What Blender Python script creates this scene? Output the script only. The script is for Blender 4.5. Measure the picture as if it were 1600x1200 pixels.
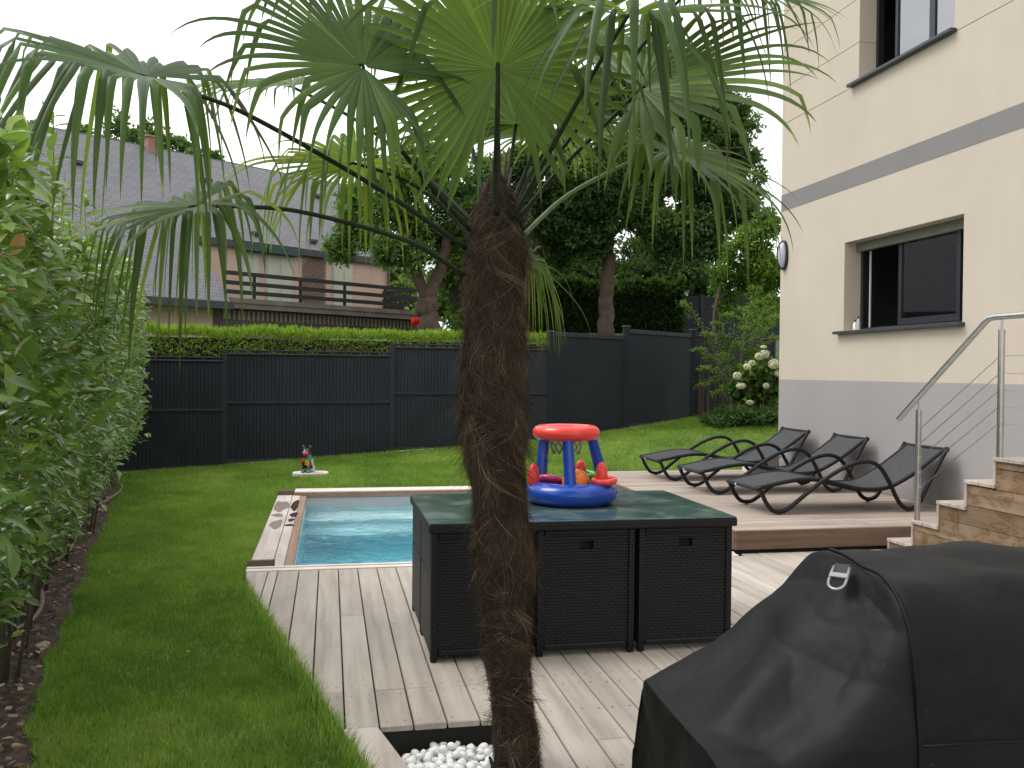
import bpy, bmesh, math, random
import numpy as np
from mathutils import Vector, Matrix

for o in list(bpy.data.objects):
    bpy.data.objects.remove(o)
scene = bpy.context.scene
COL = scene.collection
random.seed(7)
RNG = np.random.default_rng(11)
rad = math.radians

# ------------------------------------------------------------------ camera
FPX = 1420.0                      # focal length in pixels of a 1600 px wide frame
YAW, PITCH, ROLL = rad(11.35), rad(0.78), rad(0.55)
CAM = np.array([0.0, 0.0, 1.5])
FWD = np.array([math.sin(YAW)*math.cos(PITCH), math.cos(YAW)*math.cos(PITCH), -math.sin(PITCH)])
_r0 = np.array([math.cos(YAW), -math.sin(YAW), 0.0])
_u0 = np.cross(_r0, FWD)
RGT = _r0*math.cos(ROLL) + _u0*math.sin(ROLL)
UPV = _u0*math.cos(ROLL) - _r0*math.sin(ROLL)
cd = bpy.data.cameras.new("camera")
cam = bpy.data.objects.new("camera", cd)
COL.objects.link(cam)
cd.sensor_width = 36.0
cd.lens = 36.0*FPX/1600.0
cd.clip_start = 0.05
cd.clip_end = 2000.0
cam.matrix_world = Matrix(((RGT[0], UPV[0], -FWD[0], CAM[0]), (RGT[1], UPV[1], -FWD[1], CAM[1]),
                           (RGT[2], UPV[2], -FWD[2], CAM[2]), (0, 0, 0, 1)))
scene.camera = cam

def at(x, y, d):
    """world point seen at photograph pixel (x, y), d metres along the view axis"""
    return CAM + d*(FWD + RGT*((x-800.0)/FPX) + UPV*((600.0-y)/FPX))

# ------------------------------------------------------------------ light
SUN_EL, SUN_AZ = rad(56), rad(285)
world = bpy.data.worlds.new("World")
scene.world = world
world.use_nodes = True
wn, wl = world.node_tree.nodes, world.node_tree.links
wn.clear()
w_out = wn.new("ShaderNodeOutputWorld")
w_bg = wn.new("ShaderNodeBackground")
w_sky = wn.new("ShaderNodeTexSky")
w_sky.sky_type = 'NISHITA'
w_sky.sun_disc = False
w_sky.sun_elevation = SUN_EL
w_sky.sun_rotation = SUN_AZ
w_sky.air_density = 1.0
w_sky.dust_density = 6.0
w_sky.ozone_density = 1.0
w_hs = wn.new("ShaderNodeHueSaturation")
w_hs.inputs['Saturation'].default_value = 0.12
wl.new(w_sky.outputs[0], w_hs.inputs['Color'])
# an even cloud deck over that sky: broad soft cloud forms, nearly white
w_tc = wn.new("ShaderNodeTexCoord")
w_map = wn.new("ShaderNodeMapping")
w_map.inputs['Scale'].default_value = (1.0, 1.0, 2.6)
wl.new(w_tc.outputs['Generated'], w_map.inputs['Vector'])
w_nz = wn.new("ShaderNodeTexNoise")
w_nz.inputs['Scale'].default_value = 2.3
w_nz.inputs['Detail'].default_value = 6.0
w_nz.inputs['Roughness'].default_value = 0.5
wl.new(w_map.outputs[0], w_nz.inputs['Vector'])
w_cr = wn.new("ShaderNodeValToRGB")
w_cr.color_ramp.elements[0].position = 0.30
w_cr.color_ramp.elements[0].color = (6.9, 7.2, 7.9, 1)
w_cr.color_ramp.elements[1].position = 0.58
w_cr.color_ramp.elements[1].color = (13.4, 13.4, 13.5, 1)
wl.new(w_nz.outputs['Fac'], w_cr.inputs['Fac'])
w_mx = wn.new("ShaderNodeMix")
w_mx.data_type = 'RGBA'
w_mx.inputs[0].default_value = 0.85
wl.new(w_hs.outputs[0], w_mx.inputs[6])
wl.new(w_cr.outputs[0], w_mx.inputs[7])
wl.new(w_mx.outputs[2], w_bg.inputs['Color'])
w_bg.inputs['Strength'].default_value = 0.10
wl.new(w_bg.outputs[0], w_out.inputs[0])

sd = bpy.data.lights.new("sun", 'SUN')
sd.energy = 1.4
sd.angle = rad(25)
sd.color = (1.0, 0.97, 0.92)
sun = bpy.data.objects.new("sun", sd)
COL.objects.link(sun)
# light travels from the sun: azimuth measured like the sky texture's rotation
sdir = Vector((math.sin(SUN_AZ)*math.cos(SUN_EL), math.cos(SUN_AZ)*math.cos(SUN_EL), math.sin(SUN_EL)))
sun.rotation_euler = (-sdir).to_track_quat('-Z', 'Y').to_euler()
sun.location = (0, 0, 30)

vs = scene.view_settings
vs.view_transform = 'Standard'
vs.look = 'None'
vs.exposure = 0.55
vs.gamma = 1.0
vs.use_curve_mapping = False
scene.render.engine = 'CYCLES'
scene.render.resolution_x = 1024
scene.render.resolution_y = 768

# ------------------------------------------------------------------ object helpers
def link(o, parent=None):
    COL.objects.link(o)
    if parent is not None:
        o.parent = parent
    return o

def tag(o, label=None, cat=None, group=None, kind=None):
    if label: o["label"] = label
    if cat: o["category"] = cat
    if group: o["group"] = group
    if kind: o["kind"] = kind
    return o

def thing(name, label, cat, loc=(0, 0, 0), rz=0.0, group=None):
    o = bpy.data.objects.new(name, None)
    o.empty_display_size = 0.1
    link(o)
    o.location = loc
    o.rotation_euler = (0, 0, rz)
    return tag(o, label, cat, group)

def mobj(name, me, mat=None, parent=None, loc=None, smooth=False):
    o = bpy.data.objects.new(name, me)
    link(o, parent)
    if mat is not None and len(me.materials) == 0:
        me.materials.append(mat)
    if loc is not None:
        o.location = loc
    if smooth:
        me.polygons.foreach_set('use_smooth', [True]*len(me.polygons))
    return o

def copy_tree(o, parent=None):
    c = o.copy()
    COL.objects.link(c)
    c.parent = parent
    for ch in list(o.children):
        copy_tree(ch, c)
    return c

def np_mesh(name, V, F, tint=None, smooth=False):
    """V (n,3), F (m,3|4) -> mesh, with an optional float attribute 'tint' per vertex"""
    V = np.asarray(V, dtype=np.float32); F = np.asarray(F, dtype=np.int32)
    me = bpy.data.meshes.new(name)
    k = F.shape[1]
    me.vertices.add(len(V)); me.vertices.foreach_set('co', V.ravel())
    me.loops.add(F.size); me.loops.foreach_set('vertex_index', F.ravel())
    me.polygons.add(len(F))
    me.polygons.foreach_set('loop_start', np.arange(0, F.size, k, dtype=np.int32))
    me.polygons.foreach_set('loop_total', np.full(len(F), k, dtype=np.int32))
    if smooth:
        me.polygons.foreach_set('use_smooth', np.ones(len(F), dtype=bool))
    if tint is not None:
        a = me.attributes.new('tint', 'FLOAT', 'POINT')
        a.data.foreach_set('value', np.asarray(tint, dtype=np.float32))
    me.update(calc_edges=True)
    me.validate()
    return me

class MB:
    """collects polygons for one mesh"""
    def __init__(self):
        self.v, self.f, self.t = [], [], []
    def add(self, verts, faces, tint=0.5):
        b = len(self.v)
        self.v += [tuple(map(float, q)) for q in verts]
        self.f += [tuple(i+b for i in q) for q in faces]
        self.t += [tint]*len(verts)
        return self
    def box(self, x0, x1, y0, y1, z0, z1, tint=0.5):
        vs_ = [(x, y, z) for z in (z0, z1) for y in (y0, y1) for x in (x0, x1)]
        return self.add(vs_, [(0, 2, 3, 1), (4, 5, 7, 6), (0, 1, 5, 4), (2, 6, 7, 3), (0, 4, 6, 2), (1, 3, 7, 5)], tint)
    def prism(self, poly, z0, z1, tint=0.5):
        n = len(poly)
        vs_ = [(p[0], p[1], z0) for p in poly] + [(p[0], p[1], z1) for p in poly]
        fs = [tuple(range(n-1, -1, -1)), tuple(range(n, 2*n))]
        fs += [(i, (i+1) % n, n+(i+1) % n, n+i) for i in range(n)]
        return self.add(vs_, fs, tint)
    def tube(self, pts, r, n=8, caps=True, tint=0.5, closed=False):
        P = [Vector(p) for p in pts]
        m = len(P)
        rs = r if isinstance(r, (list, tuple, np.ndarray)) else [r]*m
        vs_, fs = [], []
        up = None
        for i in range(m):
            if closed:
                tn = (P[(i+1) % m]-P[i-1]).normalized()
            else:
                tn = (P[min(i+1, m-1)]-P[max(i-1, 0)]).normalized()
            if up is None:
                up = Vector((0, 0, 1)) if abs(tn.z) < .9 else Vector((1, 0, 0))
            s = tn.cross(up)
            if s.length < 1e-6:
                s = tn.orthogonal()
            s.normalize()
            up = s.cross(tn).normalized()
            for k in range(n):
                a_ = 2*math.pi*k/n
                vs_.append(P[i]+(s*math.cos(a_)+up*math.sin(a_))*rs[i])
        M = m if closed else m-1
        for i in range(M):
            for k in range(n):
                a0, a1 = i*n+k, i*n+(k+1) % n
                b0, b1 = ((i+1) % m)*n+k, ((i+1) % m)*n+(k+1) % n
                fs.append((a0, a1, b1, b0))
        if caps and not closed:
            fs.append(tuple(range(n-1, -1, -1)))
            fs.append(tuple((m-1)*n+k for k in range(n)))
        return self.add(vs_, fs, tint)
    def lathe(self, prof, n=20, c=(0, 0, 0), tint=0.5):
        vs_, fs = [], []
        for (r, z) in prof:
            for k in range(n):
                a_ = 2*math.pi*k/n
                vs_.append((c[0]+r*math.cos(a_), c[1]+r*math.sin(a_), c[2]+z))
        for i in range(len(prof)-1):
            for k in range(n):
                fs.append((i*n+k, i*n+(k+1) % n, (i+1)*n+(k+1) % n, (i+1)*n+k))
        fs.append(tuple(range(n-1, -1, -1)))
        fs.append(tuple((len(prof)-1)*n+k for k in range(n)))
        return self.add(vs_, fs, tint)
    def ellipsoid(self, c, rx, ry, rz, n=16, m=10, tint=0.5):
        prof = [(math.sin(math.pi*i/m), -math.cos(math.pi*i/m)) for i in range(m+1)]
        vs_, fs = [], []
        for (r, z) in prof:
            for k in range(n):
                a_ = 2*math.pi*k/n
                vs_.append((c[0]+rx*r*math.cos(a_), c[1]+ry*r*math.sin(a_), c[2]+rz*z))
        for i in range(m):
            for k in range(n):
                fs.append((i*n+k, i*n+(k+1) % n, (i+1)*n+(k+1) % n, (i+1)*n+k))
        return self.add(vs_, fs, tint)
    def mesh(self, name, bevel=0.0, seg=1, smooth=False, merge=False, sharp=None):
        me = bpy.data.meshes.new(name)
        me.from_pydata(self.v, [], self.f)
        if any(abs(t-.5) > 1e-6 for t in self.t):
            a = me.attributes.new('tint', 'FLOAT', 'POINT')
            a.data.foreach_set('value', self.t)
        if bevel or merge:
            bm = bmesh.new(); bm.from_mesh(me)
            if merge:
                bmesh.ops.remove_doubles(bm, verts=bm.verts, dist=1e-5)
            if bevel:
                bmesh.ops.bevel(bm, geom=list(bm.edges), offset=bevel, segments=seg, affect='EDGES', profile=.6)
            bm.to_mesh(me); bm.free()
        me.update()
        if smooth:
            me.polygons.foreach_set('use_smooth', [True]*len(me.polygons))
            if sharp is not None:
                me.set_sharp_from_angle(angle=rad(sharp))
        return me
    def build(self, name, mat, parent=None, bevel=0.0, smooth=False, seg=1, merge=False, sharp=None, loc=None):
        return mobj(name, self.mesh(name, bevel, seg, smooth, merge, sharp), mat, parent, loc)

def bez(p, n=14):
    """Catmull-Rom through points"""
    P = [np.array(q, dtype=float) for q in p]
    P = [2*P[0]-P[1]] + P + [2*P[-1]-P[-2]]
    out = []
    for i in range(1, len(P)-2):
        for k in range(n):
            t = k/n
            out.append(.5*((2*P[i]) + (-P[i-1]+P[i+1])*t + (2*P[i-1]-5*P[i]+4*P[i+1]-P[i+2])*t*t
                           + (-P[i-1]+3*P[i]-3*P[i+1]+P[i+2])*t**3))
    out.append(P[-2])
    return [tuple(q) for q in out]

def vnoise(x, y, s=0):
    """cheap smooth 2-D value noise, numpy friendly, 0..1"""
    x = np.asarray(x, dtype=float); y = np.asarray(y, dtype=float)
    xi, yi = np.floor(x), np.floor(y)
    fx, fy = x-xi, y-yi
    fx = fx*fx*(3-2*fx); fy = fy*fy*(3-2*fy)
    def h(a, b):
        q = np.sin(a*127.1+b*311.7+s*74.7)*43758.5453
        return q-np.floor(q)
    return (h(xi, yi)*(1-fx)+h(xi+1, yi)*fx)*(1-fy)+(h(xi, yi+1)*(1-fx)+h(xi+1, yi+1)*fx)*fy
# ------------------------------------------------------------------ materials
def nmat(name):
    m = bpy.data.materials.new(name)
    m.use_nodes = True
    n, l = m.node_tree.nodes, m.node_tree.links
    n.clear()
    out = n.new("ShaderNodeOutputMaterial")
    bs = n.new("ShaderNodeBsdfPrincipled")
    l.new(bs.outputs[0], out.inputs[0])
    return m, n, l, out, bs

def rgba(c):
    return (c[0], c[1], c[2], 1.0)

def ramp(n, stops):
    r = n.new("ShaderNodeValToRGB")
    e = r.color_ramp.elements
    while len(e) < len(stops):
        e.new(0.5)
    for i, (p, c) in enumerate(stops):
        e[i].position = p
        e[i].color = rgba(c)
    return r

def coords(n, l, scale, mode='pos', rot=(0, 0, 0)):
    mp = n.new("ShaderNodeMapping")
    mp.inputs['Scale'].default_value = scale
    mp.inputs['Rotation'].default_value = rot
    if mode == 'pos':
        g = n.new("ShaderNodeNewGeometry"); l.new(g.outputs['Position'], mp.inputs['Vector'])
    else:
        g = n.new("ShaderNodeTexCoord"); l.new(g.outputs['Object'], mp.inputs['Vector'])
    return mp

def noise(n, l, vec, scale, detail=4.0, rough=.55):
    t = n.new("ShaderNodeTexNoise")
    t.inputs['Scale'].default_value = scale
    t.inputs['Detail'].default_value = detail
    t.inputs['Roughness'].default_value = rough
    l.new(vec.outputs[0], t.inputs['Vector'])
    return t

def bump(n, l, height, strength, dist, bs, normal=None):
    b = n.new("ShaderNodeBump")
    b.inputs['Strength'].default_value = strength
    b.inputs['Distance'].default_value = dist
    l.new(height, b.inputs['Height'])
    if normal is not None:
        l.new(normal, b.inputs['Normal'])
    l.new(b.outputs[0], bs.inputs['Normal'])
    return b

def mixc(n, l, fac, a, b, mode='MIX'):
    m = n.new("ShaderNodeMix"); m.data_type = 'RGBA'; m.blend_type = mode
    if isinstance(fac, (int, float)): m.inputs[0].default_value = fac
    else: l.new(fac, m.inputs[0])
    for i, q in ((6, a), (7, b)):
        if isinstance(q, tuple): m.inputs[i].default_value = rgba(q)
        else: l.new(q, m.inputs[i])
    return m.outputs[2]

def plain(name, c, rough=.5, var=.12, scale=6.0, bumps=0.0, bscale=60.0, metal=0.0, spec=.5, coat=0.0):
    """slightly uneven colour with fine relief"""
    m, n, l, out, bs = nmat(name)
    v = coords(n, l, (1, 1, 1))
    t = noise(n, l, v, scale, 5.0)
    lo = tuple(q*(1-var) for q in c); hi = tuple(min(1, q*(1+var)) for q in c)
    r = ramp(n, [(.3, lo), (.7, hi)])
    l.new(t.outputs[0], r.inputs[0])
    l.new(r.outputs[0], bs.inputs['Base Color'])
    bs.inputs['Roughness'].default_value = rough
    bs.inputs['Metallic'].default_value = metal
    bs.inputs['Specular IOR Level'].default_value = spec
    bs.inputs['Coat Weight'].default_value = coat
    if bumps:
        t2 = noise(n, l, v, bscale, 3.0)
        bump(n, l, t2.outputs[0], bumps, .01, bs)
    return m

def wood(name, stops, axis, rough=.75, gscale=1.0, specks=0.0, rnd=.35, objc=False):
    """plank wood: grain stretched along axis, each plank of its own tone"""
    m, n, l, out, bs = nmat(name)
    sc = [14.0*gscale]*3
    sc[axis] = 0.9*gscale
    oi = n.new("ShaderNodeObjectInfo")
    v = coords(n, l, tuple(sc))
    off = n.new("ShaderNodeVectorMath"); off.operation = 'ADD'
    l.new(v.outputs[0], off.inputs[0])
    cb = n.new("ShaderNodeCombineXYZ")
    mu = n.new("ShaderNodeMath"); mu.operation = 'MULTIPLY'; mu.inputs[1].default_value = 57.0
    l.new(oi.outputs['Random'], mu.inputs[0])
    for i in range(3): l.new(mu.outputs[0], cb.inputs[i])
    l.new(cb.outputs[0], off.inputs[1])
    t = noise(n, l, off, 1.0, 7.0, .62)
    r = ramp(n, stops)
    l.new(t.outputs[0], r.inputs[0])
    t3 = noise(n, l, coords(n, l, (1.3, 1.3, 1.3)), 1.6, 3.0)
    big = ramp(n, [(.3, (.91, .905, .90)), (.7, (1.06, 1.055, 1.05))])
    l.new(t3.outputs[0], big.inputs[0])
    c = mixc(n, l, 1.0, r.outputs[0], big.outputs[0], 'MULTIPLY')
    tone = ramp(n, [(0.0, (1-rnd*.55, 1-rnd*.62, 1-rnd*.68)), (1.0, (1+rnd*.45, 1+rnd*.42, 1+rnd*.40))])
    l.new(oi.outputs['Random'], tone.inputs[0])
    c = mixc(n, l, 1.0, c, tone.outputs[0], 'MULTIPLY')
    if specks:
        vo = n.new("ShaderNodeTexVoronoi"); vo.inputs['Scale'].default_value = 34.0
        sp_c = coords(n, l, (1, 1, 1))
        l.new(sp_c.outputs[0], vo.inputs['Vector'])
        sr = ramp(n, [(.05, (.35, .30, .27)), (.16, (1, 1, 1))])
        l.new(vo.outputs['Distance'], sr.inputs[0])
        msk = noise(n, l, sp_c, 1.1, 2.0)
        mr = ramp(n, [(.48, (0, 0, 0)), (.62, (specks, specks, specks))])
        l.new(msk.outputs[0], mr.inputs[0])
        c2 = mixc(n, l, 1.0, c, sr.outputs[0], 'MULTIPLY')
        c = mixc(n, l, mr.outputs[0], c, c2)
    l.new(c, bs.inputs['Base Color'])
    bs.inputs['Roughness'].default_value = rough
    bs.inputs['Specular IOR Level'].default_value = .3
    bump(n, l, t.outputs[0], .35, .004, bs)
    return m

def leafmat(name, stops, rough=.45, trans=.35, spec=.4, tcol=(.25, .42, .05)):
    """leaf colour from the per-leaf 'tint', light shining through it"""
    m, n, l, out, bs = nmat(name)
    at_ = n.new("ShaderNodeAttribute"); at_.attribute_name = 'tint'
    r = ramp(n, stops)
    l.new(at_.outputs['Fac'], r.inputs[0])
    v = coords(n, l, (1, 1, 1))
    t = noise(n, l, v, 9.0, 3.0)
    vr = ramp(n, [(.3, (.82, .84, .80)), (.7, (1.15, 1.12, 1.1))])
    l.new(t.outputs[0], vr.inputs[0])
    c = mixc(n, l, 1.0, r.outputs[0], vr.outputs[0], 'MULTIPLY')
    l.new(c, bs.inputs['Base Color'])
    bs.inputs['Roughness'].default_value = rough
    bs.inputs['Specular IOR Level'].default_value = spec
    if trans:
        tr = n.new("ShaderNodeBsdfTranslucent")
        tc = mixc(n, l, .5, c, tcol)
        l.new(tc, tr.inputs['Color'])
        mx = n.new("ShaderNodeMixShader"); mx.inputs[0].default_value = trans
        l.new(bs.outputs[0], mx.inputs[1]); l.new(tr.outputs[0], mx.inputs[2])
        l.new(mx.outputs[0], out.inputs[0])
    return m

def weave(name, c, scale=110.0, rough=.45, depth=.6, axes='xz'):
    """flat woven resin strands"""
    m, n, l, out, bs = nmat(name)
    v = coords(n, l, (1, 1, 1))
    sp = n.new("ShaderNodeSeparateXYZ"); l.new(v.outputs[0], sp.inputs[0])
    cb = n.new("ShaderNodeCombineXYZ")
    idx = {'x': 0, 'y': 1, 'z': 2}
    l.new(sp.outputs[idx[axes[0]]], cb.inputs[0]); l.new(sp.outputs[idx[axes[1]]], cb.inputs[1])
    bs.inputs['Specular IOR Level'].default_value = .3
    br = n.new("ShaderNodeTexBrick")
    br.inputs['Scale'].default_value = scale
    br.inputs['Mortar Size'].default_value = .12
    br.inputs['Mortar Smooth'].default_value = 1.0
    br.inputs['Brick Width'].default_value = 2.2
    br.inputs['Row Height'].default_value = 1.0
    br.inputs['Color1'].default_value = rgba(c)
    br.inputs['Color2'].default_value = rgba(tuple(q*.75 for q in c))
    br.inputs['Mortar'].default_value = rgba(tuple(q*.25 for q in c))
    l.new(cb.outputs[0], br.inputs['Vector'])
    l.new(br.outputs['Color'], bs.inputs['Base Color'])
    bs.inputs['Roughness'].default_value = rough
    iv = n.new("ShaderNodeMath"); iv.operation = 'SUBTRACT'; iv.inputs[0].default_value = 1.0
    l.new(br.outputs['Fac'], iv.inputs[1])
    bump(n, l, iv.outputs[0], depth, .004, bs)
    return m

def glassmat(name, tint=(.02, .025, .03), rough=.02, ior=1.9):
    """window pane: fresnel reflection over a see-through sheet"""
    m, n, l, out, bs = nmat(name)
    gl = n.new("ShaderNodeBsdfGlossy"); gl.inputs['Roughness'].default_value = rough
    gl.inputs['Color'].default_value = (.9, .92, .95, 1)
    tr = n.new("ShaderNodeBsdfTransparent"); tr.inputs['Color'].default_value = rgba(tint)
    fr = n.new("ShaderNodeFresnel"); fr.inputs['IOR'].default_value = ior
    mx = n.new("ShaderNodeMixShader")
    l.new(fr.outputs[0], mx.inputs[0]); l.new(tr.outputs[0], mx.inputs[1]); l.new(gl.outputs[0], mx.inputs[2])
    l.new(mx.outputs[0], out.inputs[0])
    return m

def render_wall(name, c, sills):
    """fine scratched render with faint clouds of tone, rain streaks and splash dirt near the deck"""
    m, n, l, out, bs = nmat(name)
    v = coords(n, l, (1, 1, 1))
    t = noise(n, l, v, .9, 5.0)
    r = ramp(n, [(.3, tuple(q*.95 for q in c)), (.7, tuple(q*1.04 for q in c))])
    l.new(t.outputs[0], r.inputs[0])
    st = noise(n, l, coords(n, l, (1, 5, .5)), 1.0, 5.0, .6)
    sr = ramp(n, [(.36, (.90, .895, .88)), (.56, (1, 1, 1))])
    l.new(st.outputs[0], sr.inputs[0])
    col = mixc(n, l, .16, r.outputs[0], sr.outputs[0], 'MULTIPLY')
    fn = noise(n, l, v, 150.0, 4.0, .7)
    fr_ = ramp(n, [(.3, (.90, .90, .90)), (.7, (1.06, 1.06, 1.06))])
    l.new(fn.outputs[0], fr_.inputs[0])
    col = mixc(n, l, .8, col, fr_.outputs[0], 'MULTIPLY')
    if not sills:
        g = n.new("ShaderNodeNewGeometry"); sp = n.new("ShaderNodeSeparateXYZ"); l.new(g.outputs['Position'], sp.inputs[0])
        wob = noise(n, l, v, 5.0, 5.0)
        ad = n.new("ShaderNodeMath"); ad.operation = 'MULTIPLY_ADD'; ad.inputs[1].default_value = .45; l.new(wob.outputs[0], ad.inputs[0]); l.new(sp.outputs[2], ad.inputs[2])
        dr = ramp(n, [(.42, (.74, .70, .65)), (.62, (1, 1, 1))])
        l.new(ad.outputs[0], dr.inputs[0])
        col = mixc(n, l, .7, col, dr.outputs[0], 'MULTIPLY')
    l.new(col, bs.inputs['Base Color'])
    bs.inputs['Roughness'].default_value = .92
    bs.inputs['Specular IOR Level'].default_value = .2
    bump(n, l, fn.outputs[0], .5, .004, bs)
    return m
M = {}
DECK = [(.26, (.285, .250, .215)), (.5, (.41, .368, .322)), (.74, (.50, .458, .408))]
M['deck_y'] = wood('weathered_deck_wood', DECK, 1, specks=.75, rnd=.2)
M['deck_x'] = wood('weathered_raised_deck_wood', [(.26, (.235, .195, .160)), (.5, (.345, .292, .248)), (.74, (.43, .372, .322))], 0, rnd=.22)
M['fascia'] = wood('brown_fascia_wood', [(.28, (.10, .060, .041)), (.5, (.175, .112, .080)), (.72, (.235, .160, .118))], 0, rnd=.12)
M['coping'] = wood('coping_wood', [(.28, (.40, .345, .31)), (.5, (.52, .46, .42)), (.72, (.60, .55, .51))], 1, rnd=.15)
M['coping_edge'] = wood('coping_edge_wood', [(.3, (.24, .155, .115)), (.7, (.36, .25, .19))], 1, rnd=.1)
M['coping_pale'] = plain('pale_coping_strip', (.66, .58, .53), .6, .1, 3.0, .1)
M['rail_wood'] = wood('dark_rail_wood', [(.3, (.10, .07, .052)), (.7, (.19, .145, .115))], 0, rnd=.1)
def stained(name):
    m = wood(name, [(.25, (.11, .078, .050)), (.5, (.205, .155, .106)), (.75, (.29, .228, .165))], 1, rnd=.4)
    n, l = m.node_tree.nodes, m.node_tree.links
    bs = [q for q in n if q.type == 'BSDF_PRINCIPLED'][0]
    src = bs.inputs['Base Color'].links[0].from_socket
    v = coords(n, l, (1.0, 2.2, 4.5))
    t = noise(n, l, v, 1.4, 6.0, .6)
    t.inputs['Distortion'].default_value = 1.3
    r = ramp(n, [(.38, (1.05, 1.04, 1.03)), (.52, (.90, .82, .72)), (.56, (.58, .44, .31)), (.60, (.90, .82, .70)), (.72, (1.0, .95, .88))])
    l.new(t.outputs[0], r.inputs[0])
    l.new(mixc(n, l, 1.0, src, r.outputs[0], 'MULTIPLY'), bs.inputs['Base Color'])
    return m
M['stair_board'] = stained('tannin_stained_stair_wood')
M['tread'] = wood('pale_tread_wood', [(.28, (.25, .215, .185)), (.5, (.37, .325, .285)), (.72, (.46, .41, .365))], 0, rnd=.2)
M['dark_gap'] = plain('hollow_shade_black', (.012, .011, .010), .9)  # near-black stands in for shade in gaps and hollow insides
M['wet'] = plain('wet_wood', (.055, .030, .026), .22, .3, 20.0, .1, spec=.6)
M['damp'] = plain('damp_wood', (.19, .145, .125), .5, .3, 16.0, .1)
# walls
M['cream'] = render_wall('cream_render', (.525, .460, .378), True)
M['grey_render'] = render_wall('grey_render', (.325, .308, .305), False)
M['band'] = plain('grey_band_render', (.215, .205, .202), .9, .05, 1.0, .25, 240.0, spec=.2)
M['groove'] = plain('render_groove', (.25, .21, .17), .9)
M['anthracite'] = plain('anthracite_metal', (.016, .018, .023), .38, .08, 5.0, 0)
M['anthracite_sill'] = plain('anthracite_sill', (.040, .042, .050), .45, .1, 8.0, .05)
M['fence'] = plain('anthracite_fence', (.0270, .0305, .0375), .6, .18, 2.0, .06, 30.0, spec=.2)
M['fence_panel'] = plain('anthracite_gate_panel', (.0210, .0265, .0320), .7, .14, 1.0, .05, 30.0, spec=.12)
M['khaki'] = plain('roller_box_paint', (.14, .14, .11), .6)
M['glass'] = glassmat('window_glass', (.80, .83, .85))
M['boosted_glass'] = glassmat('boosted_window_glass', (.85, .87, .9), ior=3.6)  # IOR raised: added sky reflection brightens the upper panes
M['room'] = plain('dark_room', (.16, .15, .14), .9)
M['curtain'] = plain('white_blind', (.85, .84, .88), .85, .03, 2.0)
M['steel'] = plain('brushed_stainless_steel', (.52, .50, .48), .28, .1, 20.0, .05, 200.0, metal=1.0)
M['cable'] = plain('steel_cable', (.42, .41, .40), .35, .1, 200.0, 0, metal=1.0)
M['opal'] = plain('opal_diffuser', (.42, .42, .50), .3, .03)
M['black_plastic'] = plain('black_plastic', (.015, .015, .017), .4)
M['white_plastic'] = plain('white_plastic', (.75, .74, .72), .4)
# garden furniture
M['rattan_x'] = weave('black_resin_weave_front', (.0095, .010, .0115), 62.0, .5, 1.0, 'xz')
M['rattan_y'] = weave('black_resin_weave_side', (.0135, .014, .016), 62.0, .5, 1.0, 'yz')
M['rattan_top'] = weave('black_resin_weave_edge', (.017, .018, .020), 62.0, .42, .8, 'xy')
M['lounger_weave'] = weave('charcoal_lounger_weave', (.062, .064, .070), 55.0, .5, .9, 'yx')
M['lounger_tube'] = weave('charcoal_wrapped_tube', (.014, .015, .017), 90.0, .5, .6, 'xz')
def table_glass():
    m, n, l, out, bs = nmat('wet_green_table_glass')
    v = coords(n, l, (1, 1, 1))
    t = noise(n, l, v, 3.2, 6.0, .6)
    t.inputs['Distortion'].default_value = .6
    r = ramp(n, [(.35, (.036, .070, .063)), (.52, (.060, .100, .091)), (.64, (.120, .165, .153)), (.72, (.044, .080, .073))])  # lighter patches put wet spots and sky reflection into the colour
    l.new(t.outputs[0], r.inputs[0]); l.new(r.outputs[0], bs.inputs['Base Color'])
    rr = ramp(n, [(.42, (.03, .03, .03)), (.62, (.22, .22, .22))])
    l.new(t.outputs[0], rr.inputs[0]); l.new(rr.outputs[0], bs.inputs['Roughness'])
    bs.inputs['IOR'].default_value = 1.5
    vo = noise(n, l, v, 70.0, 3.0)
    bump(n, l, vo.outputs[0], .12, .004, bs)
    return m
M['table_glass'] = table_glass()
def cover():
    m, n, l, out, bs = nmat('black_cover_fabric')
    v = coords(n, l, (1, 1, 1))
    t = noise(n, l, v, 3.0, 4.0)
    r = ramp(n, [(.3, (.0032, .0033, .0037)), (.7, (.0056, .0058, .0063))])
    l.new(t.outputs[0], r.inputs[0])
    # dried drops of dust on the fabric
    vo = n.new("ShaderNodeTexVoronoi"); vo.inputs['Scale'].default_value = 42.0
    l.new(v.outputs[0], vo.inputs['Vector'])
    sr = ramp(n, [(.055, (1, 1, 1)), (.09, (0, 0, 0))])
    l.new(vo.outputs['Distance'], sr.inputs[0])
    mk = noise(n, l, v, 4.0, 2.0)
    mr = ramp(n, [(.52, (0, 0, 0)), (.66, (.45, .45, .45))])
    l.new(mk.outputs[0], mr.inputs[0])
    fac = mixc(n, l, 1.0, sr.outputs[0], mr.outputs[0], 'MULTIPLY')
    c = mixc(n, l, fac, r.outputs[0], (.14, .14, .14))
    l.new(c, bs.inputs['Base Color'])
    bs.inputs['Roughness'].default_value = .55
    bs.inputs['Specular IOR Level'].default_value = .20
    w = n.new("ShaderNodeTexNoise"); w.inputs['Scale'].default_value = 420.0
    l.new(v.outputs[0], w.inputs['Vector'])
    w2 = noise(n, l, v, 7.0, 3.0)
    b1 = n.new("ShaderNodeBump"); b1.inputs['Strength'].default_value = .35; b1.inputs['Distance'].default_value = .03
    l.new(w2.outputs[0], b1.inputs['Height'])
    bump(n, l, w.outputs[0], .25, .002, bs, b1.outputs[0])
    return m
M['cover'] = cover()
M['strap'] = plain('black_webbing', (.012, .012, .013), .55)
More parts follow.
